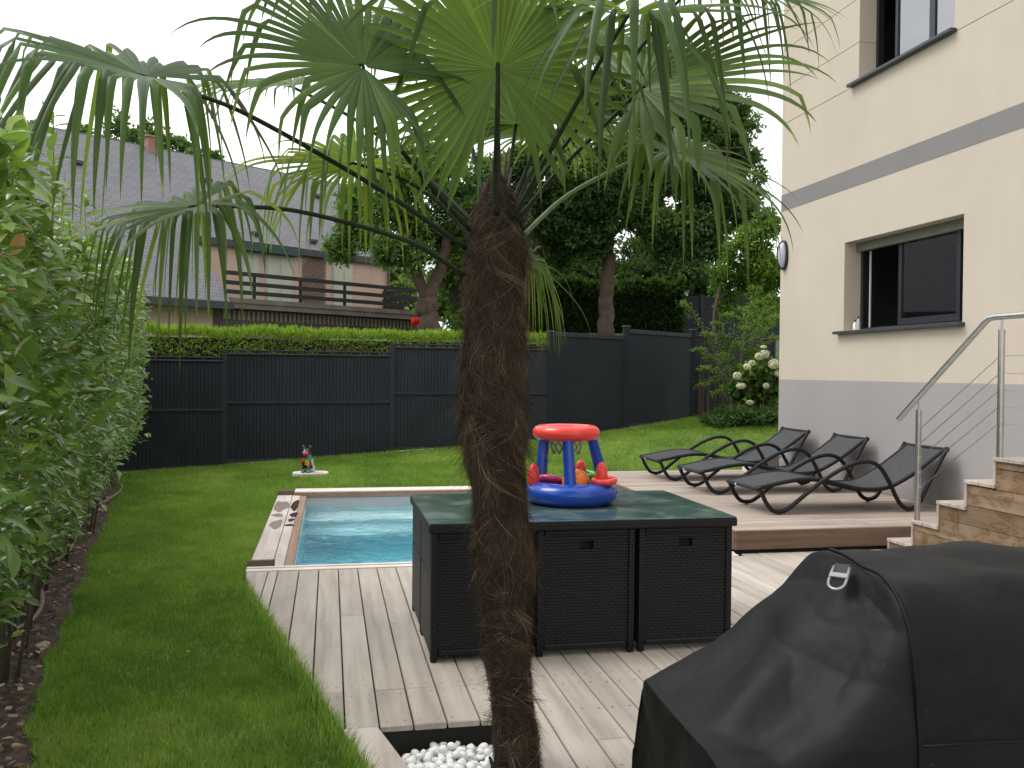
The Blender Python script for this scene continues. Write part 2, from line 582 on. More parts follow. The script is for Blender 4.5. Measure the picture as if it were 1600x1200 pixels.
M['metal_grey'] = plain('grey_buckle', (.30, .30, .31), .35, .1, 20.0, 0, metal=.6)
# toy
def vinyl(name, c):
    m = plain(name, c, .22, .06, 8.0, .08, 14.0, spec=.5)
    return m
M['v_blue'] = vinyl('blue_vinyl', (.006, .055, .36))
M['v_red'] = vinyl('red_vinyl', (.80, .060, .045))
M['v_orange'] = vinyl('orange_vinyl', (.85, .22, .025))
M['v_green'] = vinyl('green_vinyl', (.10, .50, .08))
M['v_pink'] = vinyl('pink_vinyl', (.55, .05, .16))
M['v_clear'] = vinyl('pale_blue_vinyl', (.14, .32, .60))
M['net'] = plain('grey_net_cord', (.16, .16, .15), .7)
def dogmat():
    m, n, l, out, bs = nmat('painted_dog')
    v = coords(n, l, (1, 1, 1))
    vo = n.new("ShaderNodeTexVoronoi"); vo.inputs['Scale'].default_value = 14.0
    l.new(v.outputs[0], vo.inputs['Vector'])
    sp = n.new("ShaderNodeSeparateColor"); l.new(vo.outputs['Color'], sp.inputs[0])
    r = ramp(n, [(0, (.008, .008, .009)), (.40, (.04, .22, .14)), (.55, (.45, .02, .10)), (.64, (.008, .008, .009)),
                 (.72, (.55, .5, .04)), (.78, (.01, .01, .012)), (.88, (.45, .06, .03)), (.95, (.5, .5, .5))])
    r.color_ramp.interpolation = 'CONSTANT'
    l.new(sp.outputs[0], r.inputs[0]); l.new(r.outputs[0], bs.inputs['Base Color'])
    bs.inputs['Roughness'].default_value = .18
    return m
M['dog'] = dogmat()
M['slab'] = plain('pale_stone', (.62, .57, .51), .85, .1, 12.0, .2)
# ground
def soilmat():
    m, n, l, out, bs = nmat('dark_garden_soil')
    v = coords(n, l, (1, 1, 1))
    t = noise(n, l, v, 22.0, 6.0, .65)
    r = ramp(n, [(.3, (.032, .022, .016)), (.55, (.090, .062, .046)), (.75, (.175, .128, .098))])
    l.new(t.outputs[0], r.inputs[0]); l.new(r.outputs[0], bs.inputs['Base Color'])
    bs.inputs['Roughness'].default_value = .95
    bump(n, l, t.outputs[0], .8, .03, bs)
    return m
M['soil'] = soilmat()
M['chip'] = leafmat('bark_chips', [(0, (.06, .038, .028)), (.6, (.18, .125, .092)), (1, (.48, .39, .30))], .85, 0)
M['ground'] = plain('lawn_earth', (.085, .135, .032), .95, .3, 3.0)
M['bank'] = plain('neighbour_grass', (.040, .070, .022), .95, .3, 2.0, .4, 20.0)
M['grass'] = leafmat('grass_blades', [(0, (.100, .185, .038)), (.45, (.220, .375, .066)), (.8, (.36, .51, .10)), (1, (.56, .55, .26))], .85, .45, .06, (.30, .50, .06))
M['pebble'] = plain('white_marble_pebble', (.80, .80, .79), .45, .06, 30.0, .1)
M['stone'] = plain('tan_stone', (.40, .31, .22), .8, .25, 14.0, .3)
M['hose'] = plain('tan_hose', (.21, .16, .13), .5, .15, 30.0)
# pool
M['liner'] = plain('pale_grey_liner', (.74, .88, .91), .55, .04, 2.0)
M['liner_dry'] = plain('pale_grey_liner_rim', (.42, .43, .44), .55, .04, 2.0)
def watermat():
    m, n, l, out, bs = nmat('pool_water')
    v = coords(n, l, (1, 1.6, 1))
    t = noise(n, l, v, 10.0, 3.0, .5)
    t.inputs['Distortion'].default_value = .8
    b = n.new("ShaderNodeBump"); b.inputs['Strength'].default_value = .38; b.inputs['Distance'].default_value = .05
    l.new(t.outputs[0], b.inputs['Height'])
    gl = n.new("ShaderNodeBsdfGlossy"); gl.inputs['Roughness'].default_value = .03
    l.new(b.outputs[0], gl.inputs['Normal'])
    tr = n.new("ShaderNodeBsdfRefraction"); tr.inputs['Color'].default_value = (.97, 1, 1, 1); tr.inputs['IOR'].default_value = 1.33; tr.inputs['Roughness'].default_value = .0
    l.new(b.outputs[0], tr.inputs['Normal'])
    fr = n.new("ShaderNodeFresnel"); fr.inputs['IOR'].default_value = 1.33
    l.new(b.outputs[0], fr.inputs['Normal'])
    mx = n.new("ShaderNodeMixShader")
    l.new(fr.outputs[0], mx.inputs[0]); l.new(tr.outputs[0], mx.inputs[1]); l.new(gl.outputs[0], mx.inputs[2])
    l.new(mx.outputs[0], out.inputs[0])
    va = n.new("ShaderNodeVolumeAbsorption")
    va.inputs['Color'].default_value = (.0, .80, .91, 1)
    va.inputs['Density'].default_value = .42
    l.new(va.outputs[0], out.inputs['Volume'])
    return m
M['water'] = watermat()
# vegetation
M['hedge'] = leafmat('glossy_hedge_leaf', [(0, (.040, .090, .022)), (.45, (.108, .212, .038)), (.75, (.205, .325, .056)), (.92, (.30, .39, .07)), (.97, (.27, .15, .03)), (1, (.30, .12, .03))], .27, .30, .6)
M['stem'] = plain('hedge_stem_bark', (.10, .085, .062), .9, .3, 30.0, .3)
M['palm'] = leafmat('palm_leaf', [(0, (.014, .038, .012)), (.5, (.046, .098, .023)), (.8, (.110, .190, .034)), (.93, (.26, .29, .045)), (1, (.46, .31, .06))], .45, .40, .32, (.34, .50, .06))
M['petiole'] = plain('palm_petiole', (.014, .022, .008), .6, .3, 20.0, spec=.25)
M['petiole_pale'] = plain('pale_palm_petiole', (.16, .20, .085), .45, .2, 20.0)
M['fibre'] = leafmat('palm_trunk_fibre', [(0, (.017, .011, .007)), (.5, (.066, .045, .030)), (.8, (.145, .104, .073)), (1, (.40, .32, .24))], .8, .05, .2, (.2, .12, .06))
M['trunk'] = plain('palm_trunk_mat', (.022, .016, .011), .95, .5, 18.0, .8, 60.0)
M['bark'] = plain('tree_bark', (.075, .052, .036), .95, .35, 7.0, .6, 30.0)
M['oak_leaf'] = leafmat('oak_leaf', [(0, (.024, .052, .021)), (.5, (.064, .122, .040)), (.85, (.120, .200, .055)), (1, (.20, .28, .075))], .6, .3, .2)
M['robinia_leaf'] = leafmat('robinia_leaf', [(0, (.045, .095, .030)), (.5, (.098, .190, .048)), (.85, (.170, .280, .062)), (1, (.25, .34, .08))], .55, .35, .25)
M['bright_leaf'] = leafmat('young_maple_leaf', [(0, (.032, .082, .010)), (.5, (.085, .175, .018)), (1, (.19, .29, .03))], .5, .35, .35)
M['laurel_leaf'] = leafmat('dark_hedge_leaf', [(0, (.012, .030, .011)), (.6, (.030, .068, .020)), (1, (.075, .135, .034))], .55, .25, .2)
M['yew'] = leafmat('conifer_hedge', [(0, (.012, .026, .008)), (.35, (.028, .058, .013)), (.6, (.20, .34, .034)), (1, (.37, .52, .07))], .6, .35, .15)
M['twig'] = leafmat('dead_twig', [(0, (.04, .026, .018)), (1, (.16, .10, .07))], .9, 0)
M['hyd_leaf'] = leafmat('hydrangea_leaf', [(0, (.030, .080, .014)), (.6, (.070, .160, .022)), (1, (.16, .26, .035))], .5, .3, .35)
M['hyd_flower'] = leafmat('hydrangea_petal', [(0, (.50, .56, .28)), (.5, (.72, .74, .48)), (1, (.84, .84, .66))], .7, .2, .2, (.8, .8, .6))
M['juniper'] = leafmat('juniper_needle', [(0, (.012, .040, .012)), (.6, (.030, .088, .020)), (1, (.075, .15, .03))], .6, .2, .3)
M['rose'] = leafmat('red_rose', [(0, (.45, .01, .008)), (1, (.75, .04, .02))], .6, .2, .2, (.7, .05, .02))
# neighbour
def slate():
    m, n, l, out, bs = nmat('grey_slate')
    tc = n.new("ShaderNodeTexCoord")
    mp = n.new("ShaderNodeMapping"); l.new(tc.outputs['UV'], mp.inputs['Vector'])
    br = n.new("ShaderNodeTexBrick")
    br.inputs['Scale'].default_value = 1.0
    br.inputs['Brick Width'].default_value = .30; br.inputs['Row Height'].default_value = .16
    br.inputs['Mortar Size'].default_value = .012; br.inputs['Mortar Smooth'].default_value = .3
    br.inputs['Color1'].default_value = (.112, .111, .124, 1); br.inputs['Color2'].default_value = (.140, .138, .153, 1)
    br.inputs['Mortar'].default_value = (.055, .054, .062, 1)
    l.new(mp.outputs[0], br.inputs['Vector'])
    l.new(br.outputs['Color'], bs.inputs['Base Color'])
    bs.inputs['Roughness'].default_value = .5
    return m
M['slate'] = slate()
M['fascia_dark'] = plain('dark_slate_fascia', (.040, .042, .052), .6, .1, 3.0)
M['peach'] = plain('peach_render', (.50, .365, .275), .9, .08, 1.5)
M['door_blind'] = plain('pale_green_blind', (.44, .46, .34), .7, .06, 2.0)
M['grey_paint'] = plain('grey_paint', (.42, .42, .43), .6)
M['green_awning'] = plain('dark_green_awning_box', (.020, .050, .045), .6)
M['dark_wood'] = plain('dark_brown_wood', (.012, .010, .010), .6, .2, 6.0)
M['lattice'] = plain('brown_lattice', (.11, .075, .055), .8)
M['concrete'] = plain('weathered_concrete', (.15, .125, .105), .95, .25, 2.0, .3)
M['brick'] = plain('terracotta', (.27, .15, .11), .85, .2, 6.0)
M['beige'] = plain('beige_post', (.40, .34, .27), .8)
M['far_white'] = plain('far_white_wall', (.70, .72, .75), .9)
# ------------------------------------------------------------------ ground
FX = [-60, -8, -2.93, -1.52, .97, 3.60, 5.30, 7.25, 12, 20, 60]
FY = [8.0, 13.3, 13.93, 14.18, 14.50, 14.78, 15.87, 17.42, 19.5, 23, 40]
def yf(x): return np.interp(x, FX, FY)
def gz(x, y):
    x = np.asarray(x, float); y = np.asarray(y, float)
    t = np.clip((y-11.4)/3.1, 0, 1)
    return -.04 + t*(.04+.055*np.clip(x+3, 0, 12)) + .015*np.clip(y-14.5, 0, 30)*np.clip((x-3)/2, 0, 1)
def bankz(x, y):
    s = np.clip(y-yf(x), 0, None)
    w = np.clip((x+3)/3, .75, 1.0)
    return gz(x, np.minimum(y, yf(x))) + w*(.40*np.minimum(s, 4.3)) + .06*np.clip(s-4.3, 0, 16) + .02*np.clip(s-20.3, 0, 60)

POOL = (-.275, 3.20, 7.05, 11.10)       # inner basin x0, x1, y0, y1
HOLE = (.217, .791, 2.45, 3.835)        # planting hole of the palm
xs = sorted(set([-60, -30, -15] + [round(-9+.45*i, 3) for i in range(52)] + [20, 40, 60, POOL[0], POOL[1], HOLE[0], HOLE[1]]))
ys = sorted(set([-60, -25, -8] + [round(-4+.45*i, 3) for i in range(42)] + [POOL[2], POOL[3], HOLE[2], HOLE[3]+.06]))
def sheet(name, xs, yfun, nv, zfun, skip, mat):
    V, F = [], []
    for x in xs:
        for j in range(nv):
            y = yfun(x, j)
            V.append((x, y, float(zfun(x, y))))
    for i in range(len(xs)-1):
        for j in range(nv-1):
            cx = (xs[i]+xs[i+1])/2; cy = (V[i*nv+j][1]+V[i*nv+j+1][1])/2
            if skip(cx, cy): continue
            F.append((i*nv+j, (i+1)*nv+j, (i+1)*nv+j+1, i*nv+j+1))
    me = np_mesh(name, V, F, smooth=True)
    return tag(mobj(name, me, mat), kind='structure')
def lawn_y(x, j):
    y = ys[j]
    if y <= 11.11: return y
    # the rows past the pool are stretched to end exactly at the fence line
    ylast = ys[-1]
    return 11.10 + (y-11.10)/(ylast-11.10)*(max(float(yf(x)), 11.6)+.02-11.10)
def inpool(x, y):
    return (POOL[0] < x < POOL[1] and POOL[2] < y < POOL[3]) or (HOLE[0]-.1 < x < HOLE[1] and HOLE[2] < y < HOLE[3]+.06)
lawn = sheet('lawn', xs, lawn_y, len(ys), lambda x, y: gz(x, y)-.012, inpool, M['ground'])
SS = [0, .4, .9, 1.6, 2.4, 3.2, 4.3, 6, 9, 14, 22, 35, 60, 120, 300]
xb = [-300, -120] + [x for x in xs] + [120, 300]
sheet('neighbour_ground', xb, lambda x, j: max(float(yf(x)), 11.6)+.02+SS[j], len(SS), lambda x, y: bankz(x, y)-.012, lambda a, b: False, M['bank'])

# soil strip below the left hedge
SY = [-6, 1.0, 3.67, 4.72, 6.08, 7.97, 10.07, 13.32, 14.2]
SX = [.6, -.62, -1.105, -1.366, -1.594, -1.922, -2.242, -2.885, -3.05]
def soil_edge(y): return np.interp(y, SY, SX)
V, F = [], []
ny, nx = 190, 22
for i in range(ny):
    y = -1+15.0*i/(ny-1)
    e = float(soil_edge(y)) + .05*(float(vnoise(y*3.1, 0, 3))-.5) + .03*(float(vnoise(y*9, 0, 4))-.5)
    for j in range(nx):
        x = e-1.9*j/(nx-1)
        lump = .05*float(vnoise(x*5, y*5, 1))+.03*float(vnoise(x*14, y*14, 2))
        V.append((x, y, float(gz(x, y)) + (-.008 if j == 0 else .0+lump*min(1, j/3))))
for i in range(ny-1):
    for j in range(nx-1):
        F.append((i*nx+j, i*nx+j+1, (i+1)*nx+j+1, (i+1)*nx+j))
F = [q[::-1] for q in F]
soil = tag(mobj('soil_bed', np_mesh('soil_bed', V, F, smooth=True), M['soil']), kind='structure')
def soilz(x, y):
    return gz(x, y)+.05*vnoise(np.asarray(x)*5, np.asarray(y)*5, 1)+.03*vnoise(np.asarray(x)*14, np.asarray(y)*14, 2)

# ------------------------------------------------------------------ pool
x0, x1, y0, y1 = POOL
b = MB()
D, WZ = -1.35, -.15
q = lambda *p: b.add(p, [tuple(range(len(p)))])
q((x0, y0, D), (x1, y0, D), (x1, y1, D), (x0, y1, D))
q((x0, y0, 0), (x0, y0, D), (x0, y1, D), (x0, y1, 0))
q((x1, y1, 0), (x1, y1, D), (x1, y0, D), (x1, y0, 0))
q((x1, y0, 0), (x1, y0, D), (x0, y0, D), (x0, y0, 0))
q((x0, y1, WZ-.02), (x0, y1, D), (x1, y1, D), (x1, y1, WZ-.02))
pool = b.build('pool_basin', M['liner'])
tag(pool, kind='structure')
b = MB()
b.box(x0+.002, x1-.002, 10.42, y1-.001, D+.01, -.36)
b.box(x0+.002, x1-.002, 9.82, 10.418, D+.01, -.62)
b.build('pool_steps', M['liner'], pool, bevel=.03, smooth=True)
b = MB(); b.box(x0, x1, y1-.004, y1+.02, WZ-.02, .0)
b.build('pool_rim', M['liner_dry'], pool)
nx_, ny_ = 120, 140
gx, gy = np.meshgrid(np.linspace(x0-.02, x1+.02, nx_), np.linspace(y0-.02, y1+.02, ny_), indexing='ij')
hz = .016*(vnoise(gx*2.3+gy*.6, gy*3.6, 5)-.5)+.016*(vnoise(gx*5.2, gy*8.0+gx*1.5, 6)-.5)+.010*(vnoise(gx*11, gy*17, 8)-.5)
V = np.stack([gx, gy, WZ+hz], -1).reshape(-1, 3)
idx = np.arange(nx_*ny_).reshape(nx_, ny_)
F = np.stack([idx[:-1, :-1], idx[1:, :-1], idx[1:, 1:], idx[:-1, 1:]], -1).reshape(-1, 4)
# close the body of water below, outside the basin's faces
bot = V.copy(); bot[:, 2] = D-.1
n0 = len(V)
rim = list(idx[:, 0]) + list(idx[-1, 1:]) + list(idx[-2::-1, -1]) + list(idx[0, -2:0:-1])
side = [(rim[i], n0+rim[i], n0+rim[(i+1) % len(rim)], rim[(i+1) % len(rim)]) for i in range(len(rim))]
F = np.concatenate([F, np.array(side), (F+n0)[:, ::-1]])
water = tag(mobj('pool_water', np_mesh('pool_water', np.concatenate([V, bot]), F, smooth=True), M['water']), kind='structure')

coping = thing('pool_coping', 'weathered wooden coping framing the small turquoise pool, with wet footprint stains', 'coping', (0, 0, 0))
def plank(name, poly, z0, z1, mat, parent, bev=.0035):
    b = MB().prism(poly, z0, z1)
    return b.build(name, mat, parent, bevel=bev)
rect = lambda a, b_, c, d: [(a, c), (b_, c), (b_, d), (a, d)]
plank('plank', rect(-.595, -.425, 7.065, 11.14), -.035, .0, M['coping'], coping)
plank('plank', rect(-.419, -.335, 7.065, 11.14), -.035, .001, M['coping'], coping)
plank('edge_trim', rect(-.333, -.262, 7.065, 11.098), -.045, -.004, M['coping_edge'], coping)
plank('near_strip', rect(-.60, 3.315, 7.022, 7.062), -.05, .016, M['coping_pale'], coping)
plank('near_lip', rect(-.60, 3.315, 6.945, 7.018), -.05, .008, M['coping_pale'], coping)
plank('far_strip', rect(-.40, 3.30, 11.105, 11.39), -.05, .045, M['coping_pale'], coping)
plank('far_board', rect(-.40, 3.30, 11.083, 11.102), -.03, .036, M['coping_edge'], coping)
for (ya, yb) in ((7.09, 7.125), (11.15, 11.19)):
    plank('rail_end', rect(-.60, -.405, ya, yb), .002, .055, M['rail_wood'], coping)
b = MB(); b.box(-.408, -.400, 7.088, 7.127, .003, .058); b.build('rail_cap', M['black_plastic'], coping)
def blob(cx, cy, rx, ry, seed, n=26):
    rr = random.Random(seed)
    ph = [rr.uniform(0, 6.28) for _ in range(4)]
    pts = []
    for k in range(n):
        a_ = 2*math.pi*k/n
        w = 1+.13*math.sin(2*a_+ph[0])+.12*math.sin(3*a_+ph[1])+.08*math.sin(5*a_+ph[2])
        pts.append((cx+rx*w*math.cos(a_), cy+ry*w*math.sin(a_)))
    return pts
for i, (cx, cy, rx, ry, m) in enumerate([(-.365, 10.28, .042, .36, 'wet'), (-.352, 9.62, .034, .17, 'wet'), (-.366, 9.28, .030, .10, 'wet'),
                                         (-.37, 8.98, .040, .07, 'wet'), (-.51, 10.25, .070, .42, 'damp'), (-.515, 9.62, .060, .10, 'damp'), (-.50, 9.05, .064, .22, 'damp')]):
    b = MB().prism(blob(cx, cy, rx, ry, i), .0012, .0030)
    b.build('wet_stain', M[m], coping)

# ------------------------------------------------------------------ lower deck
deck = tag(bpy.data.objects.new('lower_deck', None), kind='structure'); link(deck)
def xl(y):        # the slanted left edge of the deck
    return -.561 + (6.572-y)*.2280
def clip_left(xa, xb_, ya, yb):
    """rectangle cut by the slanted edge and the short corner beside the pool"""
    poly = rect(xa, xb_, ya, yb)
    for (A, Bc, Cc) in ((1.0, .2280, -.561+6.572*.2280), (1.0, .085, -.561+6.572*.085)):
        # keep A*x + Bc*y >= Cc for the first; the second guards the corner above y = 6.57
        if Bc == .085:
            f_ = lambda p: p[0]-(-.561-.085*(p[1]-6.572))
        else:
            f_ = lambda p: p[0]+.2280*p[1]-(-.561+6.572*.2280)
        out = []
        for i in range(len(poly)):
            p, q2 = poly[i], poly[(i+1) % len(poly)]
            fp, fq = f_(p), f_(q2)
            if fp >= 0: out.append(p)
            if fp*fq < 0:
                t = fp/(fp-fq)
                out.append((p[0]+(q2[0]-p[0])*t, p[1]+(q2[1]-p[1])*t))
        poly = out
        if len(poly) < 3: return None
    return poly
edges = [-.60, -.437, -.3665] + [round(-.2135+.1435*k, 4) for k in range(0, 60)]
rr = random.Random(5)
for k in range(len(edges)-1):
    xa, xb_ = edges[k]+.0035, edges[k+1]-.0035
    if xa > 5.9: break
    far = 6.94
    if xa > 3.33: far = 7.035
    spans = [(-.8, far)]
    if xa > 4.28:
        spans = [(6.575, far)]
        if xa < 4.40: spans = [(6.575, far), (-.8, 6.570)]
    if xa > .216 and xb_ < .795:
        spans = [(3.838, far), (-.8, 2.44)]
    elif xb_ < .22 and xa > .07:
        spans = [(3.838, far)]
    out = []
    for (a_, c_) in spans:
        if c_-a_ > 2.5 and not (a_ < 0 and c_ < 3) and rr.random() < .28:
            s = rr.choice([4.28, 4.28, 5.05, 5.62]) if a_ > 0 else rr.choice([1.2, 3.55, 3.55, 4.9, 5.4])
            if xa < .9 and a_ < 0: s = 4.28
            out += [(a_, s-.0015), (s+.0015, c_)]
        else:
            out.append((a_, c_))
    for (a_, c_) in out:
        if xa > 4.28 and c_ < 6.572: xb_ = min(xb_, 4.405)
        poly = clip_left(xa, xb_, a_, c_) if xa < .30 else rect(xa, xb_, a_, c_)
        if poly is None or len(poly) < 3: continue
        plank('plank', poly, -.027+rr.uniform(-.0008, .0008), rr.uniform(-.0012, .0012), M['deck_y'], deck)
# slanted border board beside the pebbles
yb0 = 3.833
plank('border_board', [(xl(yb0), yb0), (xl(2.0), 2.0), (xl(2.0)+.148, 2.0), (xl(yb0)+.146, yb0)], -.027, .003, M['deck_y'], deck)
# screws: two per plank in rows
sb = MB()
for Yr in (4.22, 4.34, 3.89, 5.4, 6.1, 3.3):
    for k in range(3, len(edges)-1):
        for dx in (.032, .112):
            x = edges[k]+dx
            if x > 3.3 or x < xl(Yr)+.05 or (Yr < 3.84 and x < .8): continue
            sb.lathe([(.0045, 0), (.0045, .0014)], 6, (x+rr.uniform(-.004, .004), Yr+rr.uniform(-.01, .01), .0008))
so = sb.build('screw_head', M['metal_grey'], deck); so['kind'] = 'stuff'
b = MB()   # near-black boxes paint the shade seen through the gaps and planting hole
b.prism([(xl(6.9)+.05, 6.93), (xl(3.9)+.03, 3.9), (4.40, 3.9), (4.40, 6.93)], -.30, -.034)
b.box(.80, 4.40, -.8, 3.895, -.30, -.034)
b.box(3.35, 4.40, 6.932, 7.06, -.30, -.034)
b.build('shade_box', M['dark_gap'], deck)

# pebble bed round the palm
bed = tag(bpy.data.objects.new('pebble_bed', None), kind='structure'); link(bed)
b = MB(); b.box(.16, .80, 2.45, 3.895, -.24, -.165); b.build('bed_floor', M['soil'], bed)
b = MB(); b.box(.15, .80, 3.862, 3.90, -.24, -.036); b.build('bed_side', M['dark_gap'], bed)
pm = []
for s in range(6):
    r_ = random.Random(40+s)
    bm = bmesh.new()
    bmesh.ops.create_icosphere(bm, subdivisions=2, radius=1.0)
    ax = (r_.uniform(.85, 1.15), r_.uniform(.75, 1.0), r_.uniform(.6, .8))
    for v in bm.verts:
        nz = 1+.12*math.sin(3*v.co.x+s)+.10*math.sin(4*v.co.y+2*s)
        v.co = Vector((v.co.x*ax[0], v.co.y*ax[1], v.co.z*ax[2]))*nz
    me = bpy.data.meshes.new('pebble'); bm.to_mesh(me); bm.free()
    me.polygons.foreach_set('use_smooth', [True]*len(me.polygons)); me.materials.append(M['pebble'])
    pm.append(me)
cand = []
r_ = random.Random(3)
for layer, n in ((0, 330), (1, 300), (2, 130)):
    pts = []
    tries = 0
    while len(pts) < n and tries < 12000:
        tries += 1
        y = r_.uniform(3.0, 3.845); x = r_.uniform(.16, .84)
        if x < xl(y)+.150: continue
        if (x-.70)**2+(y-3.40)**2 < .09**2: continue
        if all((x-a_)**2+(y-b_)**2 < 1e9 and (x-a_)**2+(y-b_)**2 > .029**2 for a_, b_ in pts):
            pts.append((x, y))
    for (x, y) in pts:
        h = -.150+.022*layer+.035*float(vnoise(x*4, y*4, 9))-.02*(y > 3.78)
        cand.append((x, y, h))
cand.sort(key=lambda p: -p[2])
for i, (x, y, h) in enumerate(cand[:300]):
    o = bpy.data.objects.new('pebble', pm[i % 6]); link(o, bed)
    s = r_.uniform(.017, .026)
    o.location = (x, y, h); o.scale = (s, s, s); o.rotation_euler = (r_.uniform(-.4, .4), r_.uniform(-.4, .4), r_.uniform(0, 6.28))
rest = bmesh.new()
for i, (x, y, h) in enumerate(cand[300:]):
    n0 = len(rest.verts)
    rest.from_mesh(pm[i % 6])
    rest.verts.ensure_lookup_table()
    s = r_.uniform(.017, .026)
    mt = Matrix.Translation((x, y, h)) @ Matrix.Rotation(r_.uniform(0, 6.28), 4, 'Z') @ Matrix.Scale(s, 4)
    bmesh.ops.transform(rest, matrix=mt, verts=rest.verts[n0:])
me = bpy.data.meshes.new('pebble_layer'); rest.to_mesh(me); rest.free()
me.polygons.foreach_set('use_smooth', [True]*len(me.polygons))
o = mobj('pebble_layer', me, M['pebble'], bed); o['kind'] = 'stuff'

# ------------------------------------------------------------------ raised deck by the house
RZ = .19
rdeck = tag(bpy.data.objects.new('raised_deck', None), kind='structure'); link(rdeck)
for k in range(31):
    ya = 7.068+.1450*k
    a_, c_ = 3.345, 5.985
    if ya+.139 < 6.62: continue
    cut = rr.choice([None, 4.3, 5.1, 4.7])
    for (p, q2) in ([(a_, c_)] if cut is None else [(a_, cut-.0015), (cut+.0015, c_)]):
        plank('plank', rect(p, q2, ya, ya+.1395), RZ-.027, RZ+rr.uniform(-.001, .001), M['deck_x'], rdeck, .003)
plank('front_fascia', rect(3.330, 5.98, 7.042, 7.064), .028, RZ-.003, M['fascia'], rdeck)
plank('side_fascia', rect(3.320, 3.341, 7.066, 11.56), .028, RZ-.003, M['fascia'], rdeck)
b = MB(); b.box(3.38, 5.97, 7.07, 11.55, -.2, RZ-.03); b.build('shade_box', M['dark_gap'], rdeck)  # near-black box stands for the shade under the raised deck

# ------------------------------------------------------------------ house
WX, HY0, HY1 = 6.0, -3.0, 11.42
house = thing('modern_house', 'cream rendered house with grey plinth, grey band and anthracite windows', 'house', (WX, HY1, 0))
house.location = (0, 0, 0)
def wall_row(name, z0, z1, mat, win=None, xx=WX):
    b = MB()
    if win is None:
        b.box(xx, WX+.28, HY0, HY1, z0, z1)
    else:
        wy0, wy1, wz0, wz1 = win
        b.box(xx, WX+.28, HY0, wy0, z0, z1)
        b.box(xx, WX+.28, wy1, HY1, z0, z1)
        if wz0 > z0: b.box(xx, WX+.28, wy0, wy1, z0, wz0)
        if wz1 < z1: b.box(xx, WX+.28, wy0, wy1, wz1, z1)
    return b.build(name, mat, house)
LW = (7.775, 9.85, 2.02, 3.07)
UW = (7.955, 9.605, 4.91, 6.25)
wall_row('plinth', -.3, 1.43, M['grey_render'])
wall_row('wall', 1.43, 3.702, M['cream'], LW)
wall_row('wall_band', 3.702, 3.925, M['band'], xx=WX-.003)
wall_row('wall', 3.925, 4.876, M['cream'])
zz = [4.884, 5.361, 5.369, 5.876, 5.884, 6.366, 6.374, 6.866, 6.874, 7.5]
for i in range(0, len(zz), 2):
    w = UW if zz[i] < UW[3] else None
    wall_row('wall_course', zz[i], zz[i+1], M['cream'], w and (w[0], w[1], max(w[2], zz[i]), min(w[3], zz[i+1])))
b = MB()
for z in (4.88, 5.365, 5.88, 6.37, 6.87):
    segs = [(HY0, HY1)] if z > UW[3] or z < UW[2] else [(HY0, UW[0]), (UW[1], HY1)]
    for (a_, c_) in segs: b.box(WX+.009, WX+.27, a_, c_-.002, z-.0039, z+.0039)
b.build('wall_joint', M['groove'], house)
b = MB(); b.box(WX+.281, 14, 11.14, HY1-.001, -.3, 7.5); b.box(WX+.281, 14, HY0, HY0+.3, -.3, 7.5); b.box(13.7, 14, HY0+.3, 11.139, -.3, 7.5)
b.build('end_wall', M['cream'], house)
b = MB(); b.box(WX-.06, 14.06, HY0-.06, HY1+.06, 7.505, 7.7); b.build('roof', M['anthracite'], house, bevel=.01)  # unseen slab added to keep light from leaking into the house

def window(win, name, sill_y, splits, gm='glass'):
    y0_, y1_, z0_, z1_ = win
    w = bpy.data.objects.new('window', None); link(w, house)
    XF = WX+.215
    b = MB()   # fixed outer frame
    b.box(XF, XF+.07, y0_, y0_+.045, z0_, z1_); b.box(XF, XF+.07, y1_-.05, y1_, z0_, z1_)
    b.box(XF, XF+.07, y0_+.045, y1_-.05, z0_, z0_+.04); b.box(XF, XF+.07, y0_+.045, y1_-.05, z1_-.05, z1_)
    b.build('window_frame', M['anthracite'], w)
    b = MB(); b.box(WX-.075, WX+.215, sill_y[0], sill_y[1], z0_-.036, z0_-.001)
    b.build('window_sill', M['anthracite_sill'], w, bevel=.004)
    for (a_, c_, dx, wd) in splits:        # sliding sashes
        b = MB()
        X0 = XF-.012+dx
        b.box(X0, X0+.045, a_, a_+wd, z0_+.041, z1_-.051); b.box(X0, X0+.045, c_-wd, c_, z0_+.041, z1_-.051)
        b.box(X0, X0+.045, a_+wd, c_-wd, z0_+.041, z0_+.041+wd*1.25); b.box(X0, X0+.045, a_+wd, c_-wd, z1_-.051-wd, z1_-.051)
        b.build('sash', M['anthracite'], w, bevel=.003)
        b = MB(); b.box(X0+.018, X0+.026, a_+wd-.004, c_-wd+.004, z0_+.04+wd*1.2, z1_-.05-wd)
        b.build('pane', M[gm], w)
    return w
w = window(LW, 'lower', (7.735, 9.975), [(8.085, 9.10, 0, .055), (7.82, 8.08, .03, .03)])
b = MB(); b.box(WX+.15, WX+.214, LW[0]+.001, LW[1]-.001, 2.965, LW[3]-.001); b.build('roller_box', M['khaki'], w)
b = MB(); b.box(WX+.225, WX+.24, 9.665, 9.685, 2.061, 2.96); b.build('sash_edge', M['grey_paint'], w)
b = MB(); b.box(WX+.20, WX+.214, 8.08, 9.80, 2.021, 2.030); b.build('track', M['grey_paint'], w)
w2 = window(UW, 'upper', (7.92, 9.75), [(8.60, 9.24, .012, .045), (7.97, 8.585, 0, .045)], 'boosted_glass')
for (a_, c_) in ((8.65, 9.19), (8.02, 8.53)):
    b = MB(); b.box(WX+.247, WX+.251, a_, c_, 4.99, 6.15); b.build('blind', M['curtain'], w2)
